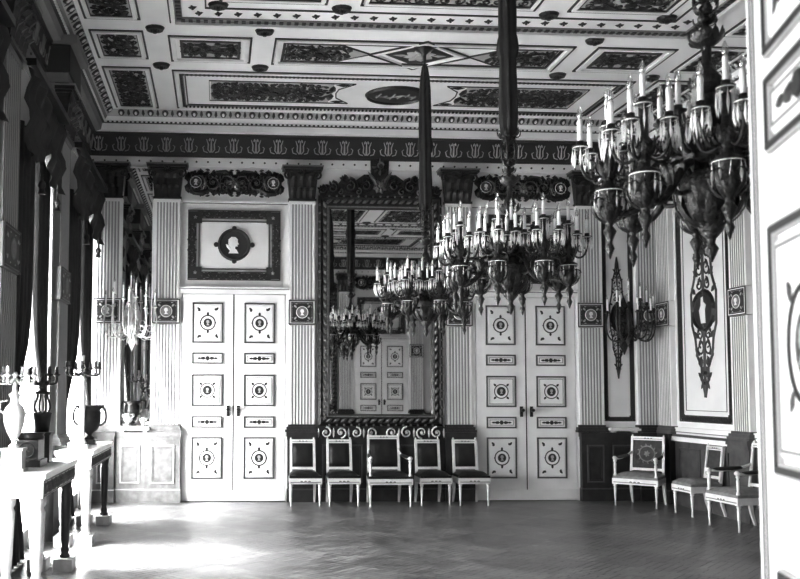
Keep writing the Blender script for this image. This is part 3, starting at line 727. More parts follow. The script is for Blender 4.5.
# ------------------------------------------------------------------ tall ornate wall panels
def arabesque(m, H, W, big):
    """vertical candelabrum ornament centred at origin, height H"""
    m.use(LINE)
    P = [(0, H/2), (.08*W, H*.44), (.12*W, H*.38), (.3*W, H*.3), (.34*W, H*.2), (.5*W, H*.1), (.48*W, -.08*H), (.36*W, -.16*H), (.3*W, -.26*H), (.14*W, -.32*H), (.12*W, -.4*H), (.03*W, -.47*H), (0, -H/2)]
    for s in (-1, 1):
        m.strip([(s*x, y) for x, y in P], W*.09, .012)
        for x, y in P[2:-2]:
            m.leaf(s*x*.6, y, PI/2-s*.9, W*.26, W*.12, .016); m.leaf(s*x*.3, y, -PI/2+s*.6, W*.25, W*.1, .016); m.leaf(s*x*.9, y, s*.3 if s > 0 else PI-.3, W*.1, W*.1, .014)
        for y, r in ((H*.24, W*.17), (-H*.22, W*.17), (H*.33, W*.1), (-H*.3, W*.1), (H*.15, W*.13), (-.14*H, W*.12)): spiral(m, s*W*.17, y, r, PI/2, 1.2, s, W*.06, .014)
    m.strip([(0, H/2), (0, -H/2)], W*.1, .02)
    for y in (H*.42, H*.36, -H*.36, -H*.42): rosette(m, 0, y, W*.14, .02, 6)
    m.use(LINE); m.disc(0, 0, W*.4, .012, 22, ry=H*.105)
    m.use(DARK).ring(0, 0, W*.42, W*.09, .03, 22, ry=H*.112)
    m.M = m.M @ T((0, 0, .014)); m.use(WHITE); m.poly([(-.06*W, -H*.075), (.12*W, -H*.075), (.1*W, 0), (.14*W, H*.03), (.04*W, H*.05), (.03*W, H*.08), (-.05*W, H*.075), (-.06*W, H*.03), (-.13*W, H*.0)], 0, .006)
def wall_panel(M, w, z0, z1, label, H, W, bw=.085):
    t = thing('ornate_wall_panel', label, 'wall panel'); t.matrix_world = M
    m = MB(LINE); m.M = T((0, (z0+z1)/2, 0)); h = (z1-z0)/2; w2 = w/2
    m.use(WHITE).rim(-w2-.02, w2+.02, -h-.02, h+.02, .02, 0, .025)
    m.use(FIELD).rim(-w2, w2, -h, h, bw, 0, .006); m.use(LINE).rim(-w2, w2, -h, h, .012, 0, .014); m.rim(-w2+bw-.01, w2-bw+.01, -h+bw-.01, h-bw+.01, .01, 0, .012)
    m.rim(-w2+bw+.06, w2-bw-.06, -h+bw+.06, h-bw-.06, .006, 0, .005) if w > .6 else None
    m.build('panel_border', t)
    b = MB(LINE); b.M = T((0, (z0+z1)/2, .006)); q = bw/2
    for s in (-1, 1):
        rinceau(b, -w2+bw, w2-bw, s*(h-q)-q+.012, s*(h-q)+q-.012, .012, w=.024, dense=1.1); rinceau(b, s*(w2-q)-q+.012, s*(w2-q)+q-.012, -h+bw, h-bw, .012, w=.024, dense=1.0)
        foliage(b, -w2+bw, w2-bw, s*(h-q)-q+.01, s*(h-q)+q-.01, .01, .05, .018); foliage(b, s*(w2-q)-q+.01, s*(w2-q)+q-.01, -h+bw, h-bw, .01, .05, .018)
    for sx in (-1, 1):
        for sy in (-1, 1): rosette(b, sx*(w2-q*1.5), sy*(h-q*1.5), q*1.6, .02, 6)
    b.build('border_scrolls', t)
    a = MB(LINE); a.M = T((0, 2.52 if H > 1 else 2.4, 0)); arabesque(a, H, W, 1); a.build('arabesque_relief', t)
    return t
for a, b, nn in zip(RY, RY[1:], ('first', 'second', 'third', 'fourth', 'fifth', 'sixth')):
    x0 = -a+.27; x1 = -b-.25; c = (x0+x1)/2
    wall_panel(RT(c*-1, 0, XR), x1-x0, 1.1, 3.9, ('tall white wall panel with long dark arabesque, right of the dark sconce' if nn == 'first' else '%s tall arabesque panel from the corner on the right wall' % nn), 2.2, .58)
wall_panel(BK(5.55, 0, 0), .44, 1.08, 3.95, 'narrow arabesque panel in the right corner bay behind the dark sconce', 1.7, .22, bw=.06)

# ------------------------------------------------------------------ bay shelves and small vases
def shelf(x, label):
    t = thing('marble_shelf', label, 'shelf'); t.matrix_world = BK(x, 0, 0)
    m = MB(MARBLE); m.box(-.21, .21, .955, .985, 0, .2); m.box(-.19, .19, .985, 1.0, 0, .18); m.build('shelf_slab', t)
    m = MB(MARBLE)
    for s in (-1, 1): m.box(s*.15-.025, s*.15+.025, ZD, .956, .04, .17)
    m.build('shelf_bracket', t); return t
shelf(-1.12, 'small white shelf on the pale dado below the narrow mirror'); shelf(5.55, 'small white shelf on the dark dado behind the corner armchair')
def small_vase(x, y, z, label, s=1., mt=MARBLE):
    t = thing('small_vase', label, 'vase', (x, y, z))
    m = MB(mt); m.lathe([(.035*s, 0), (.035*s, .01*s), (.012*s, .025*s), (.014*s, .04*s), (.05*s, .08*s), (.055*s, .12*s), (.03*s, .16*s), (.025*s, .17*s), (.04*s, .19*s)], 16); m.build('vase_body', t)
    m = MB(mt)
    for q in (-1, 1): m.tube([(q*.05*s, 0, .12*s), (q*.08*s, 0, .15*s), (q*.07*s, 0, .18*s), (q*.035*s, 0, .18*s)], .006*s, 6)
    m.build('vase_handle', t)
small_vase(-1.2, -.12, 1.0, 'small pale vase at the left end of the white shelf', .9); small_vase(-1.0, -.12, 1.0, 'small pale vase at the right end of the white shelf', .6)

# ------------------------------------------------------------------ windows, drapes
SKY = mk_emit('bright_sky', 1)
for i, (a, b) in enumerate(WIN):
    t = thing('window_%d' % (i+1), ['bright tall window in the far left corner', 'bright tall window behind the tables at the left edge', 'tall window nearer the viewer on the left', 'tall window closest to the near end wall'][i], 'window'); t['kind'] = 'structure'; t.location = (XL-.2, (a+b)/2, 0)
    hw = (b-a)/2; m = MB(WHITE)
    m.M = frame((0, 0, 0), (0, 1, 0), (0, 0, 1)); m.rim(-hw, hw, ZW0, ZW1, .06, -.03, .03)
    m.box(-.03, .03, ZW0, ZW1, -.03, .03)
    for z in (1.0, 1.8, 2.6): m.box(-hw, hw, z-.02, z+.02, -.02, .02)
    for x in (-hw/2, hw/2): m.box(x-.012, x+.012, ZW0, ZW1, -.02, .02)
    m.build('window_frame', t)
    g = MB(PANE); g.add([(0, -hw, ZW0), (0, hw, ZW0), (0, hw, ZW1), (0, -hw, ZW1)], [(0, 1, 2, 3)]); g.build('window_pane', t)
    lt = bpy.data.lights.new('daylight', 'AREA'); lt.shape = 'RECTANGLE'; lt.size = ZW1-ZW0; lt.size_y = b-a+.6; lt.energy = (900 if i else 560)*(b-a)/1.6
    lo = bpy.data.objects.new('daylight', lt); C.objects.link(lo); lo.location = (XL-.75, (a+b)/2, (ZW0+ZW1)/2+.2); lo.rotation_euler = (0, -PI/2, 0)
def cloth(y0, y1, z0, z1, x, amp, waves, pinch=None, mt=DRAPE, seg=60, rows=14):
    """hanging cloth in the YZ plane at x; pinch=(ztie, ypos, width)"""
    vs = []; fs = []
    for j in range(rows+1):
        z = z0+(z1-z0)*j/rows
        for i in range(seg+1):
            u = i/seg; y = y0+(y1-y0)*u
            if pinch:
                zt, yp, wd = pinch; k = math.exp(-((z-zt)/.55)**2) if z > zt else math.exp(-((z-zt)/.9)**2)
                y = y*(1-k)+(yp+(u-.5)*wd)*k
            vs.append((x+amp*sin(u*waves*2*PI+.6*sin(z*1.3))*(1+.3*sin(u*17)), y, z))
    for j in range(rows):
        for i in range(seg):
            p = j*(seg+1)+i; fs.append((p, p+1, p+seg+2, p+seg+1))
    m = MB(mt); m.smooth = True; m.add(vs, fs); return m
wn = ['far corner', 'second', 'third', 'near']
for i, (a, b) in enumerate(WIN):
    W = b-a; xs = XL+.075
    d1 = cloth(a-.02, a+W*.55, .02, 3.75, xs+.03, .035, 6, (1.2, a+.12, .25)).build('drape'); tag(d1, 'dark drape on the near side of the %s window' % wn[i], 'curtain')
    d2 = cloth(b-W*.38, b+.02, .02, 3.75, xs+.02, .035, 4, (1.2, b-.1, .2)).build('drape'); tag(d2, 'dark drape on the far side of the %s window' % wn[i], 'curtain')
    s = cloth(a+.02, b-.02, .2, 3.6, XL-.06, .02, 14, mt=SHEER, seg=90).build('sheer_curtain'); tag(s, 'white sheer curtain glowing in the %s window' % wn[i], 'curtain')
    # pelmet with swags
    t = thing('pelmet', 'dark swagged pelmet above the %s window' % wn[i], 'pelmet', (xs+.07, (a+b)/2, 0))
    m = MB(DRAPE); m.smooth = True
    vs = []; fs = []; n = 48; rr = 8
    for j in range(rr+1):
        for k in range(n+1):
            u = k/n; y = -W/2+W*u; dep = .5+.14*abs(sin(u*2*PI))+.2*(2*u-1)**2
            vs.append((.09+.03*sin(j*1.7+2*sin(u*2*PI))+.02*sin(u*40), y, 4.1-dep*j/rr))
    for j in range(rr):
        for k in range(n): p = j*(n+1)+k; fs.append((p, p+1, p+n+2, p+n+1))
    m.add(vs, fs); m.build('swag', t)
    m = MB(DARK); m.box(.04, .16, -W/2, W/2, 4.11, 4.17); m.build('pelmet_board', t)
    for q in (-1, 1):
        m = MB(DARK); m.M = T((.13, q*W*.22, 3.15)); m.lathe([(.006, .25), (.01, .12), (.03, .1), (.035, .07), (.02, .05), (.035, 0)], 10); m.build('tassel', t)

# ------------------------------------------------------------------ chandeliers
def candle_mesh(L=.11):
    c = MB(CANDLE); c.lathe([(.012, 0), (.0125, L*.9), (.010, L)], 10)
    b = MB(BULB); b.lathe([(.007, 0), (.013, .012), (.015, .022), (.011, .04), (.004, .058), (.001, .064)], 8); b.use(CANDLE); b.lathe([(.0035, 0), (.0035, .03), (.001, .04)], 5); return c.mesh('candle'), b.mesh('flame_bulb')
CM, BM = candle_mesh(); CML = candle_mesh(.17)[0]
def cup(m, x, y, z, s=1.):
    old = m.M.copy(); m.M = m.M @ T((x, y, z)); m.lathe([(.008*s, -.045), (.016*s, -.035), (.01*s, -.02), (.035*s, -.004), (.037*s, .0), (.018*s, .006), (.018*s, .022), (.014*s, .024)], 10); m.M = old
def prisms(m, x, y, z, n=6, r=.033, L=.055):
    for k in range(n):
        a = 2*PI*k/n; px, py = x+r*cos(a), y+r*sin(a); e = .0075
        m.add([(px, py, z), (px+e, py, z-L*.6), (px, py+e, z-L*.6), (px-e, py, z-L*.6), (px, py-e, z-L*.6), (px, py, z-L)], [(0,1,2),(0,2,3),(0,3,4),(0,4,1),(5,2,1),(5,3,2),(5,4,3),(5,1,4)])
def bez(p0, p1, p2, p3, n=12):
    out = []
    for i in range(n+1):
        t = i/n; q = 1-t; out.append(tuple(q**3*a+3*q*q*t*b+3*q*t*t*c+t**3*d for a, b, c, d in zip(p0, p1, p2, p3)))
    return out
def leafblade(m, p0, p1, bulge, w, n=5):
    """curved acanthus blade from p0 to p1 in 3-D"""
    p0 = Vector(p0); p1 = Vector(p1); d = (p1-p0); side = d.cross(Vector(bulge)).normalized(); vs = []; fs = []
    for i in range(n+1):
        t = i/n; c = p0+d*t+Vector(bulge)*sin(PI*t); ww = w*math.sin(PI*min(.98, t*.85+.12)); b = Vector(bulge).normalized()*w*.3
        vs += [c-side*ww, c+b, c+side*ww]
    for i in range(n):
        a = 3*i; fs += [(a, a+1, a+4, a+3), (a+1, a+2, a+5, a+4)]
    m.add(vs, fs)
# one arm: points to +X from the axis; z=0 at ring-cup level
am = MB(GILT)
RA = .425
am.tube(bez((.06, 0, -.16), (.2, 0, .0), (.24, 0, -.42), (RA, 0, -.3)), [.022, .021, .02, .02, .02, .019, .018, .018, .017, .017, .016, .016, .016], 7)
am.tube([(.2+.07*cos(a), 0, -.2+.07*sin(a)) for a in [PI*.9-i*.5 for i in range(11)]], .011, 6)
am.tube([(.32+.055*cos(a), 0, -.2+.055*sin(a)) for a in [-PI*.6+i*.5 for i in range(11)]], .010, 6)
for k in range(4): leafblade(am, (.12+.07*k, 0, -.17-.04*k), (.17+.07*k, .0, -.09-.05*k+.03), (.0, 0, .035), .03)
am.M = T((RA, 0, 0)); am.lathe([(.002, -.53), (.012, -.5), (.02, -.48), (.01, -.455), (.014, -.44), (.03, -.4), (.014, -.375), (.024, -.35), (.042, -.31), (.05, -.27), (.034, -.24), (.058, -.22), (.06, -.2), (.026, -.18), (.022, -.14), (.04, -.11), (.045, -.08), (.02, -.05), (.018, .07)], 14)
am.smooth = True
for k in range(9):
    a = k*2*PI/9; am.M = T((RA, 0, 0)) @ RZ(a); leafblade(am, (.02, 0, -.36), (.078, 0, -.235), (.02, 0, -.02), .012); am.tube([(.06+.024*cos(q), 0, -.27+.024*sin(q)) for q in [i*.8 for i in range(7)]], .005, 4); leafblade(am, (.02, 0, -.16), (.065, 0, -.06), (.018, 0, .0), .012)
am.smooth = False
CAN = []
for k in range(5):
    a = 2*PI*k/5+.3; am.M = T((RA, 0, 0)) @ RZ(a); am.tube(bez((.02, 0, -.12), (.08, 0, -.2), (.135, 0, -.14), (.13, 0, -.04), 8), .0075, 5); am.tube([(.085+.025*cos(q), 0, -.09+.025*sin(q)) for q in [i*.7 for i in range(8)]], .005, 4)
    CAN.append((RA+.13*cos(a), .13*sin(a), .0)); am.M = Matrix.Identity(4)
am.M = Matrix.Identity(4); CAN.append((RA, 0, .10))
for p in CAN: cup(am, *p)
ARM = am.mesh('chandelier_arm')
def drops(n, r, L):
    m = MB(CRYST); prisms(m, 0, 0, -.008, n, r, L); m.tube([(r*cos(q), r*sin(q), -.008) for q in [i*2*PI/16 for i in range(17)]], .003, 4); return m.mesh('crystal_drops')
PR1, PR2, PR3 = drops(8, .034, .095), drops(8, .036, .12), drops(9, .062, .1)
# figure seated on arm root (small winged ornament)
cb = MB(GILT)
cb.lathe([(.003, -.56), (.018, -.53), (.03, -.5), (.015, -.475), (.02, -.455), (.05, -.42), (.06, -.39), (.03, -.36), (.045, -.34), (.095, -.29), (.125, -.23), (.12, -.17), (.085, -.13), (.07, -.11), (.095, -.09), (.1, -.07), (.05, -.04), (.04, .02), (.06, .06), (.075, .1), (.05, .14), (.03, .17), (.03, .25), (.05, .28), (.035, .32), (.02, .35), (.02, .45), (.035, .47), (.03, .5), (.015, .52), (.015, .75)], 20)
cb.smooth = True
for k in range(11):
    cb.M = RZ(k*2*PI/11+.2)
    leafblade(cb, (.05, 0, -.4), (.15, 0, -.22), (.03, 0, -.02), .024); leafblade(cb, (.09, 0, -.1), (.17, 0, .03), (.03, 0, -.0), .022); leafblade(cb, (.04, 0, .02), (.11, 0, .14), (.025, 0, 0), .02)
    leafblade(cb, (.02, 0, .2), (.075, 0, .28), (.02, 0, 0), .022); leafblade(cb, (.02, 0, .42), (.07, 0, .5), (.02, 0, 0), .02)
    cb.tube([(.15+.05*cos(q), 0, -.03+.05*sin(q)) for q in [PI+i*.55 for i in range(10)]], .009, 5)
CB = cb.mesh('central_urn')
st = MB(GILT)
for i in range(9):
    z = .52+i*.055; st.M = T((0, 0, z)); st.lathe([(.012, 0), (.028, .015), (.03, .03), (.012, .05)], 10)
    for k in range(5): st.M = T((0, 0, z)) @ RZ(k*2*PI/5+i*.6); leafblade(st, (.015, 0, 0), (.05, 0, .045), (.012, 0, -.005), .018)
STEM = st.mesh('leafy_stem')
def sleeve():
    m = MB(VELVET); m.smooth = True; prof = [(.012, 2.4), (.03, 2.36), (.045, 2.25), (.055, 2.1), (.06, 1.9), (.063, 1.7), (.062, 1.6), (.07, 1.57), (.078, 1.5), (.07, 1.44), (.058, 1.42), (.06, 1.3), (.066, 1.1), (.066, .95), (.055, .82), (.03, .75), (.02, .73)]
    n = 40; vs = []; fs = []
    for j, (r, z) in enumerate(prof):
        for i in range(n):
            a = 2*PI*i/n; rr = r*(1+.13*sin(7*a+z*1.5)+.05*sin(13*a)); vs.append((rr*cos(a), rr*sin(a), z))
    for j in range(len(prof)-1):
        for i in range(n): k = (i+1) % n; fs.append((j*n+i, (j+1)*n+i, (j+1)*n+k, j*n+k))
    m.add(vs, fs)
    m.use(DARK); m.M = T((0, 0, .0)); m.smooth = False
    m.lathe([(.025, .9), (.05, .86), (.045, .83), (.03, .8)], 12)
    for k in range(6): m.M = RZ(k*PI/3); leafblade(m, (.03, 0, .8), (.09, 0, .86), (.02, 0, -.02), .02); m.tube([(.03, 0, .8), (.06, 0, .74), (.055, 0, .62)], .008, 5)
    return m.mesh('cloth_sleeve')
SLV = sleeve()
hk = MB(DARK); hk.lathe([(.09, 2.58), (.1, 2.56), (.05, 2.53), (.02, 2.5), (.012, 2.38)], 14); HOOK = hk.mesh('ceiling_rose')
NARM = 8
def chandelier(x, y, z, label, rot, size=1.):
    t = thing('chandelier', label, 'chandelier', (x, y, z), 0, 'gilt chandeliers hung down the middle of the hall')
    obj('central_urn', CB, t); obj('leafy_stem', STEM, t); tag(obj('cloth_sleeve', SLV, t), 'dark gathered cloth sleeve'); obj('ceiling_rose', HOOK, t)
    for k in range(NARM):
        a = obj('branching_arm', ARM, t, (0, 0, 0), rot+k*2*PI/NARM)
        obj('crystal_drops', PR3, a, (RA, 0, -.205))
        for q, p in enumerate(CAN):
            obj('crystal_drops', PR2 if q == 5 else PR1, a, p)
            obj('candle', CM, a, (p[0], p[1], p[2]+.016)); obj('flame_bulb', BM, a, (p[0], p[1], p[2]+.016+.11))
    # inner ring of candles round the stem
    m = MB(GILT)
    for k in range(6):
        a = rot+k*PI/3; m.M = RZ(a); m.tube(bez((.03, 0, .04), (.1, 0, -.03), (.2, 0, -.02), (.2, 0, .08), 8), .008, 5); cup(m, .2, 0, .1)
    inner = m.build('inner_arms', t)
    for k in range(6):
        a = rot+k*PI/3; p = (.2*cos(a), .2*sin(a), .116); obj('candle', CM, inner, p); obj('flame_bulb', BM, inner, (p[0], p[1], p[2]+.11))
    return t
ZCH = 2.615
chandelier(XC, -2.73, ZCH, 'far chandelier with dark cloth sleeve, hanging just in front of the great mirror', .1)
chandelier(XC, -5.46, ZCH, 'middle chandelier, hanging in front of the right double door', .25)
chandelier(XC, -8.19, ZCH, 'largest looking chandelier, nearest the viewer at upper right', .42)

# ------------------------------------------------------------------ sconces
def sconce(x, label, mt, seed):
    t = thing('candle_sconce', label, 'wall light', (x, 0, 0))
    m = MB(mt); m.M = BK(0, 2.42, 0); m.poly([(0, -.42), (.05, -.3), (.09, -.1), (.12, .05), (.08, .22), (.03, .32), (0, .4), (-.03, .32), (-.08, .22), (-.12, .05), (-.09, -.1), (-.05, -.3)], .02, .05); m.M = BK(0, 2.42, -.05)
    rosette(m, 0, .0, .1, .05, 8)
    for s in (-1, 1): spiral(m, s*.06, .18, .06, PI/2, 1.2, s, .03, .03); m.leaf(0, -.1, -PI/2+s*.3, .25, .05, .03)
    m.build('back_plate', t)
    m = MB(mt); m.M = T((0, -.2, 0)); m.lathe([(.003, 2.14), (.02, 2.17), (.012, 2.2), (.035, 2.24), (.075, 2.3), (.085, 2.34), (.05, 2.38), (.03, 2.42), (.045, 2.48), (.03, 2.54), (.018, 2.6), (.016, 2.78)], 16); cup(m, 0, 0, 2.82, 1.1); m.M = Matrix.Identity(4); m.tube([(0, -.03, 2.36), (0, -.1, 2.3), (0, -.2, 2.34)], .02, 7)
    for k in range(6): m.M = T((0, -.2, 0)) @ RZ(k*PI/3); leafblade(m, (.04, 0, 2.26), (.1, 0, 2.38), (.02, 0, -.01), .03)
    m.build('urn_body', t)
    tips = [(0, -.2, 2.82)]
    for k in range(9):
        up = k % 2; a = -PI*(k+.5)/9 + 0; r = .33 if not up else .24; zz = 2.58 if not up else 2.70; zz += .03*sin(k*2.1+seed)
        ex, ey = r*cos(a), r*.75*sin(a)
        mm = MB(mt); P0 = (ex*.12, -.2+ey*.12, 2.34); p = bez(P0, (ex*.7, -.2+ey*.7, 2.0+.05*up), (ex*1.25, -.2+ey*1.2, 2.25+.05*up), (ex, -.2+ey, zz-.04), 12); mm.tube(p, .011, 6)
        q = p[7]; mm.tube([(q[0]*.8+.04*cos(w)*cos(a), q[1]+.04*cos(w)*sin(a)+.03, q[2]+.06+.04*sin(w)) for w in [i*.6 for i in range(10)]], .006, 5); leafblade(mm, p[4], p[8], (0, 0, -.03), .02)
        cup(mm, ex, -.2+ey, zz); arm = mm.build('curved_arm', t)
        obj('candle', CML, arm, (ex, -.2+ey, zz+.016)); obj('flame_bulb', BM, arm, (ex, -.2+ey, zz+.186))
    c = obj('candle', CML, t, (0, -.2, 2.836)); obj('flame_bulb', BM, c, (0, 0, .17))
sconce(-1.17, 'branching candle sconce with sunlit pale colouring in front of the narrow corner mirror', PALEM, 0)  # sunlight on this sconce put into a paler metal than its pair
sconce(5.62, 'dark branching candle sconce in the right corner above the armchair', GILT, 1.5)

# ------------------------------------------------------------------ chairs
def leg_mesh(h, r=.021, mt=FRAMEW):
    m = MB(mt); m.box(-.026, .026, -.026, .026, h-.06, h); m.lathe([(.010, 0), (.014, .015), (.011, .03), (.012, .05), (.021, h-.11), (.017, h-.095), (.026, h-.08), (.02, h-.06)], 10); return m.mesh('leg')
def rearleg_mesh(h, mt=FRAMEW):
    m = MB(mt); s = .018; m.smooth = False
    pts = [(0, .07, 0, .012), (0, .03, h*.4, .017), (0, 0, h, .022)]
    vs = []; fs = []
    for x, y, z, r in pts: vs += [(x-r, y-r, z), (x+r, y-r, z), (x+r, y+r, z), (x-r, y+r, z)]
    for j in range(2):
        for i in range(4): k = (i+1) % 4; fs.append((j*4+i, j*4+k, (j+1)*4+k, (j+1)*4+i))
    fs += [(3, 2, 1, 0), (8, 9, 10, 11)]; m.add(vs, fs); return m.mesh('leg')
def pillow(m, x0, x1, y0, y1, z0, z1, n=8):
    """domed cushion"""
    old = m.smooth; m.smooth = True; vs = []; fs = []
    for j in range(n+1):
        for i in range(n+1):
            u, v = i/n*2-1, j/n*2-1; e = (1-abs(u)**4)*(1-abs(v)**4)
            vs.append((x0+(x1-x0)*i/n, y0+(y1-y0)*j/n, z0+(z1-z0)*(.35+.65*e**.5)))
    for j in range(n):
        for i in range(n): p = j*(n+1)+i; fs.append((p, p+1, p+n+2, p+n+1))
    m.add(vs, fs); m.smooth = old
    m.box(x0, x1, y0, y1, z0, z0+(z1-z0)*.36)
def make_chair(kind, label, loc, rz, seatm, backm, group=None, wreath=False, hb=.835):
    arm = kind == 'arm'; w = .29 if arm else .215; kt = .2 if arm else .14; dpt = .25 if arm else .21; hs = .36
    def tp(m):
        m.v = [(x*(1-kt*min(1.1, max(0, (y+dpt)/(2*dpt)))), y, z) for x, y, z in m.v]; return m
    t = thing('armchair' if arm else 'side_chair', label, 'armchair' if arm else 'chair', loc, rz, group)
    LM = leg_mesh(hs-.02); RM = rearleg_mesh(hs-.02)
    for s in (-1, 1):
        obj('leg', LM, t, (s*(w-.03), -dpt+.03, 0)); obj('leg', RM, t, (s*(w-.03)*(1-kt*.93), dpt-.03, 0))
    m = MB(FRAMEW); m.box(-w, w, -dpt, -dpt+.03, hs-.075, hs); m.box(-w, -w+.03, -dpt+.03, dpt, hs-.075, hs); m.box(w-.03, w, -dpt+.03, dpt, hs-.075, hs); m.box(-w+.03, w-.03, dpt-.03, dpt, hs-.075, hs)
    m.use(GREYL).box(-w+.02, w-.02, -dpt-.003, -dpt, hs-.055, hs-.045)
    for i in range(3): m.M = BK(-.05+.05*i, hs-.04, -dpt); m.leaf(-.02, 0, 0, .04, .02, .008)
    m.M = Matrix.Identity(4); tp(m).build('seat_rail', t)
    m = MB(seatm); pillow(m, -w+.008, w-.008, -dpt+.006, dpt-.006, hs, hs+.085); tp(m).build('seat_cushion', t)
    # back, raked
    bw = w-.035 if arm else w-.035; z0, z1 = hs+.08, hb; rk = .12
    B = Matrix(((1, 0, 0, 0), (0, 1, rk, dpt-.02-rk*hs), (0, 0, 1, 0), (0, 0, 0, 1)))
    m = MB(FRAMEW); m.M = B
    for s in (-1, 1):
        m.box(s*bw-.02, s*bw+.02, -.018, .018, hs-.02, z1); 
        m.M = B @ T((s*bw, 0, z1)); m.lathe([(.012, 0), (.018, .01), (.012, .022), (.004, .03)], 8); m.M = B
    m.box(-bw, bw, -.02, .02, z1-.05, z1); m.box(-bw, bw, -.016, .016, z0, z0+.035)
    m.use(GREYL).box(-bw+.02, bw-.02, -.023, -.02, z1-.033, z1-.026)
    m.M = B @ frame((0, -.02, z1-.025), (1, 0, 0), (0, 0, 1)); 
    for i in range(3): m.leaf(-.06+.05*i, 0, 0, .04, .02, .008)
    tp(m).build('back_frame', t)
    m = MB(backm); m.M = B @ frame((0, .0, 0), (1, 0, 0), (0, 0, 1)); a = bw-.02
    pillow(m, -a, a, z0+.035, z1-.05, -.014, .03); bp = tp(m).build('back_cushion', t)
    if wreath:
        m = MB(FABRICL); m.M = B @ frame((0, -.028, (z0+z1)/2), (1, 0, 0), (0, 0, 1)); m.ring(0, 0, .1, .02, .006, 18, ry=.1)
        for k in range(12): m.leaf(.1*cos(k*PI/6), .1*sin(k*PI/6), k*PI/6+.6, .04, .02, .008)
        rosette(m, 0, 0, .05, .008, 6); m.build('woven_wreath', bp)
    if arm:
        for s in (-1, 1):
            m = MB(FRAMEW); zA = .60; m.M = T((s*(w-.03), -dpt+.03, 0)); m.lathe([(.02, hs), (.016, hs+.02), (.024, hs+.04), (.015, hs+.07), (.02, zA-.06), (.014, zA-.04), (.024, zA-.02), (.02, zA)], 10)
            m.M = T((s*(w-.03), -dpt+.02, zA)); m.lathe([(.018, 0), (.03, .012), (.03, .028), (.014, .045)], 12); m.M = Matrix.Identity(4)
            yb = dpt-.02+rk*(zA-hs)+.01
            m.tube(bez((s*(w-.03), -dpt+.03, zA+.012), (s*(w-.02), -dpt+.2, zA), (s*(w-.03), yb-.12, zA+.03), (s*bw, yb, zA+.09)), .015, 8); ar = tp(m).build('arm_rest', t)
            m = MB(backm); m.tube(bez((s*(w-.03), -dpt+.08, zA+.022), (s*(w-.02), -dpt+.16, zA+.026), (s*(w-.028), yb-.16, zA+.03), (s*(w-.03), yb-.1, zA+.045), 8), [.008, .02, .023, .024, .024, .024, .022, .02, .008], 8); tp(m).build('arm_pad', ar)
    return t
cl = ['leftmost of the side chairs under the great mirror, dark seat and white frame', 'side chair between the leftmost chair and the armchair under the mirror', 'side chair just right of the armchair under the great mirror', 'rightmost side chair of the mirror row, beside the right door']
for (x, rz), lb in zip(((1.125, .0), (1.62, .02), (2.815, .03), (3.325, .02)), cl):
    make_chair('side', lb, (x, -.40, 0), rz, LEATH, LEATH, 'white framed side chairs under the great mirror')
make_chair('arm', 'white framed armchair with dark leather in the middle of the mirror row', (2.21, -.455, 0), 0.0, LEATH, LEATH, hb=.89)
make_chair('arm', 'tapestry backed armchair with pale frame turned in the right corner', (5.54, -.62, 0), -.78, FABRICL, FABRIC, wreath=True, hb=.89)
make_chair('side', 'pale side chair against the right wall between two armchairs', (5.80, -1.52, 0), -PI/2+.03, FABRICL, FABRIC, hb=.83)
make_chair('arm', 'armchair nearest the open door leaf on the right wall', (5.72, -2.57, 0), -PI/2+.05, FABRICL, LEATH, hb=.92)

# ------------------------------------------------------------------ console tables with their ornaments
ZT = .90
def table(y0, y1, label):
    x0, x1 = -1.54, -1.18; t = thing('console_table', label, 'table', ((x0+x1)/2, (y0+y1)/2, 0)); hx, hy = (x1-x0)/2, (y1-y0)/2
    m = MB(MARBLE); m.box(-hx, hx, -hy, hy, ZT-.035, ZT); m.box(-hx+.01, hx-.01, -hy+.01, hy-.01, ZT-.05, ZT-.035); m.build('marble_top', t)
    m = MB(MARBLE); a, b = hx-.02, hy-.02; m.box(-a, a, -b, b, ZT-.17, ZT-.05)
    m.M = LF(0, ZT-.11, a); m.use(GREYL).rim(-b+.02, b-.02, -.055, .055, .008, 0, .006); m.use(DADOG); rinceau(m, -b+.04, b-.04, -.042, .042, .012, w=.014); m.M = Matrix.Identity(4)
    m.build('carved_apron', t)
    for sy in (-1, 1):
        for sx in (-1, 1):
            front = sy < 0
            m = MB(MARBLE if front else DADO); k = 1.25 if front else 1.0
            m.lathe([(.04*k, .1), (.045*k, .115), (.03*k, .13), (.036*k, .16), (.026*k, .19), (.034*k, .24), (.042*k, .5), (.046*k, .62), (.036*k, .65), (.048*k, .68), (.05*k, ZT-.17)], 14)
            lg = m.build('leg', t, (sx*(hx-.075), sy*(hy-.12), 0))
            p = MB(MARBLE if front else STONE); p.box(-.075, .075, -.11, .11, 0, .1); p.build('plinth', lg)
    return t
table(-5.8, -4.4, 'pale marble topped console table at the left edge carrying the urn'); table(-3.5, -1.9, 'pale console table further back carrying the white column candelabrum')
def branches(t, z, r, n, mt, zc, s=1., x0=0):
    for k in range(n):
        a = 2*PI*k/n+.35; mm = MB(mt); e = (r*cos(a), r*sin(a))
        p = bez((0, 0, z), (e[0]*.5, e[1]*.5, z-.07), (e[0]*1.15, e[1]*1.15, z-.04), (e[0], e[1], zc-.03), 10); mm.tube(p, .009, 6); cup(mm, e[0], e[1], zc, .8); leafblade(mm, p[3], p[7], (0, 0, .02), .018)
        mm.M = T((e[0], e[1], zc+.02)); mm.lathe([(.012, 0), (.016, .015), (.01, .03), (.014, .04)], 8); mm.build('candle_branch', t)
t = thing('urn_candelabrum', 'pale tall urn with candle branches on a square pedestal at the left edge', 'candelabrum', (-1.43, -5.55, ZT)); t.location = (-1.44, -5.62, ZT)
m = MB(STONE); m.box(-.085, .085, -.085, .085, 0, .02); m.box(-.07, .07, -.07, .07, .02, .15); m.box(-.08, .08, -.08, .08, .15, .165); m.build('square_pedestal', t)
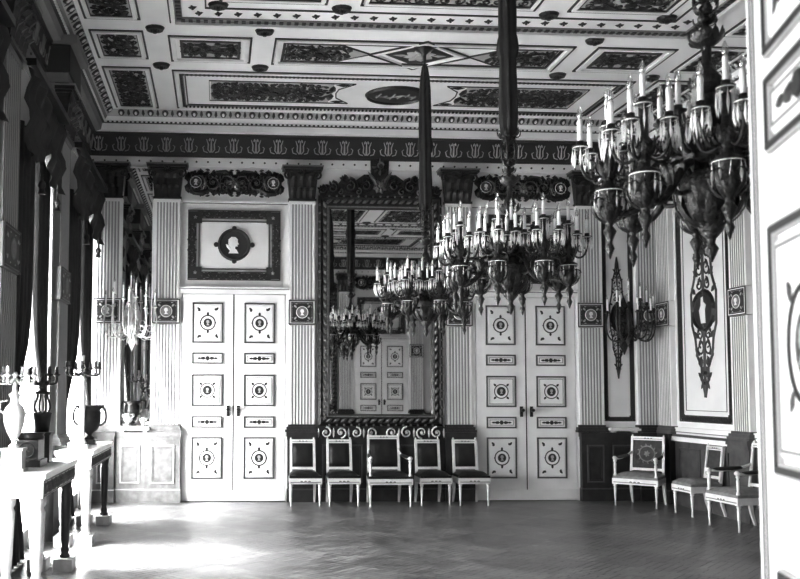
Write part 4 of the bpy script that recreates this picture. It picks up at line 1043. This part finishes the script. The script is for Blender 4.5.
m = MB(PALEM); m.lathe([(.035, .165), (.04, .18), (.014, .2), (.02, .22), (.05, .27), (.072, .34), (.078, .42), (.06, .455), (.035, .48), (.03, .51), (.045, .54), (.02, .56), (.012, .66), (.02, .68), (.012, .7)], 20)
m.build('urn_body', t)
for s in (-1, 1):
    m = MB(PALEM); m.tube([(s*.07, 0, .4), (s*.105, 0, .43), (s*.1, 0, .49), (s*.05, 0, .5)], .009, 7); m.build('urn_handle', t)
branches(t, .66, .13, 6, PALEM, .68)
t = thing('mantel_clock', 'dark bulky mantel clock between the urn and the dark candelabrum', 'clock', (-1.42, -5.15, ZT))
m = MB(DADO); m.box(-.1, .1, -.14, .14, 0, .05); m.box(-.08, .08, -.12, .12, .05, .2); m.M = T((0, 0, .2)); m.lathe([(.1, 0), (.105, .02), (.095, .035), (.11, .05)], 16); m.build('clock_case', t)
m = MB(DARK); m.M = frame((0, -.121, .125), (1, 0, 0), (0, 0, 1)); m.disc(0, 0, .058, .012, 24); m.use(STONE).ring(0, 0, .05, .01, .02, 24); m.use(STONE).strip([(0, 0), (0, .035)], .006, .018); m.strip([(0, 0), (.022, -.012)], .006, .018); m.build('clock_face', t)
t = thing('dark_candelabrum', 'dark openwork candelabrum on a tapered drum in front of the left window', 'candelabrum', (-1.41, -4.78, ZT))
m = MB(DARK); m.box(-.075, .075, -.075, .075, 0, .22); m.box(-.085, .085, -.085, .085, .22, .24); m.M = T((0, 0, .24)); m.lathe([(.055, 0), (.075, .14), (.08, .15), (.05, .16)], 16); m.build('drum', t)
m = MB(DARK)
for k in range(4):
    a = k*PI/2+.6; m.tube(bez((.05*cos(a), .05*sin(a), .4), (.1*cos(a), .1*sin(a), .46), (.02*cos(a), .02*sin(a), .5), (.045*cos(a), .045*sin(a), .56)), .009, 6)
m.M = T((0, 0, .54)); m.lathe([(.055, 0), (.06, .015), (.02, .03), (.035, .07), (.05, .09), (.02, .11), (.012, .16), (.025, .18), (.02, .2), (.028, .22), (.012, .25), (.002, .28)], 14); m.M = Matrix.Identity(4); m.build('openwork_stem', t)
branches(t, .66, .11, 5, DARK, .7)
t = thing('column_candelabrum', 'white column candelabrum with spreading arms on the second console table', 'candelabrum', (-1.345, -3.12, ZT))
m = MB(MARBLE); m.box(-.06, .06, -.06, .06, 0, .04); m.lathe([(.05, .04), (.05, .06), (.03, .09), (.027, .12), (.03, .5), (.026, .66), (.036, .69), (.02, .71), (.016, .78), (.03, .8), (.012, .84), (.02, .92)], 16); m.build('column', t)
branches(t, .76, .165, 7, GILT, .8)
t = thing('handled_urn', 'dark wide rimmed urn with side handles behind the white column candelabrum', 'vase', (-1.38, -2.35, ZT))
m = MB(DARK); m.box(-.07, .07, -.07, .07, 0, .05); m.lathe([(.05, .05), (.055, .07), (.025, .09), (.03, .11), (.09, .16), (.115, .24), (.12, .34), (.1, .36), (.15, .40), (.155, .415), (.11, .41)], 20); m.build('urn_body', t)
for s in (-1, 1):
    m = MB(DARK); m.tube(bez((s*.1, 0, .2), (s*.19, 0, .2), (s*.19, 0, .34), (s*.14, 0, .4)), .011, 7); m.build('urn_handle', t)

# ------------------------------------------------------------------ light, world, camera
def area(loc, rot, sx, sy, e, name='soft_light'):
    lt = bpy.data.lights.new(name, 'AREA'); lt.shape = 'RECTANGLE'; lt.size = sx; lt.size_y = sy; lt.energy = e
    lo = bpy.data.objects.new(name, lt); C.objects.link(lo); lo.location = loc; lo.rotation_euler = rot; return lo
for yy, e in ((-1.3, 90), (-3.6, 470), (-6.2, 300)):
    lo = area((-4.6, yy-.2, 4.2), (0, 0, 0), 2.2, 1.6, e, 'low_daylight'); lo.data.spread = math.radians(70)
    lo.rotation_euler = (Vector((-.6, yy-.1, 0))-Vector(lo.location)).to_track_quat('-Z', 'Y').to_euler()
w = bpy.data.worlds.new('sky'); bpy.context.scene.world = w; w.use_nodes = True
bg = w.node_tree.nodes['Background']; bg.inputs['Color'].default_value = (1, 1, 1, 1); bg.inputs['Strength'].default_value = 3
sc = bpy.context.scene
cam = bpy.data.cameras.new('camera'); co = bpy.data.objects.new('camera', cam); C.objects.link(co); sc.camera = co
YAW, PIT, ROL = .0587, .0592, .0041
cam.sensor_width = 36; cam.lens = 885/800*36; cam.shift_x = (400-270.76)/800; cam.shift_y = (339.33-289.5)/800
cam.clip_start = .05; cam.dof.use_dof = True; cam.dof.focus_distance = 10.5; cam.dof.aperture_fstop = 4.5
fwd = Vector((sin(YAW)*cos(PIT), cos(YAW)*cos(PIT), sin(PIT)))
right = Vector((cos(YAW), -sin(YAW), 0)); up = right.cross(fwd)
c, s = cos(ROL), sin(ROL)
# image rolled clockwise by ROL: camera axes rotate the other way
r2 = right*c+up*s; u2 = up*c-right*s
co.matrix_world = Matrix(((r2.x, u2.x, -fwd.x, 0), (r2.y, u2.y, -fwd.y, -12), (r2.z, u2.z, -fwd.z, 1.4676), (0, 0, 0, 1)))
sc.view_settings.view_transform = 'Standard'; sc.view_settings.look = 'None'; sc.view_settings.exposure = .88
sc.view_settings.use_curve_mapping = True
cv = sc.view_settings.curve_mapping; c3 = cv.curves[3]
c3.points.new(.2, .135); c3.points.new(.75, .79); cv.update()
sc.cycles.use_denoising = True; sc.cycles.max_bounces = 8; sc.cycles.diffuse_bounces = 5; sc.cycles.transparent_max_bounces = 16; sc.cycles.sample_clamp_indirect = 6
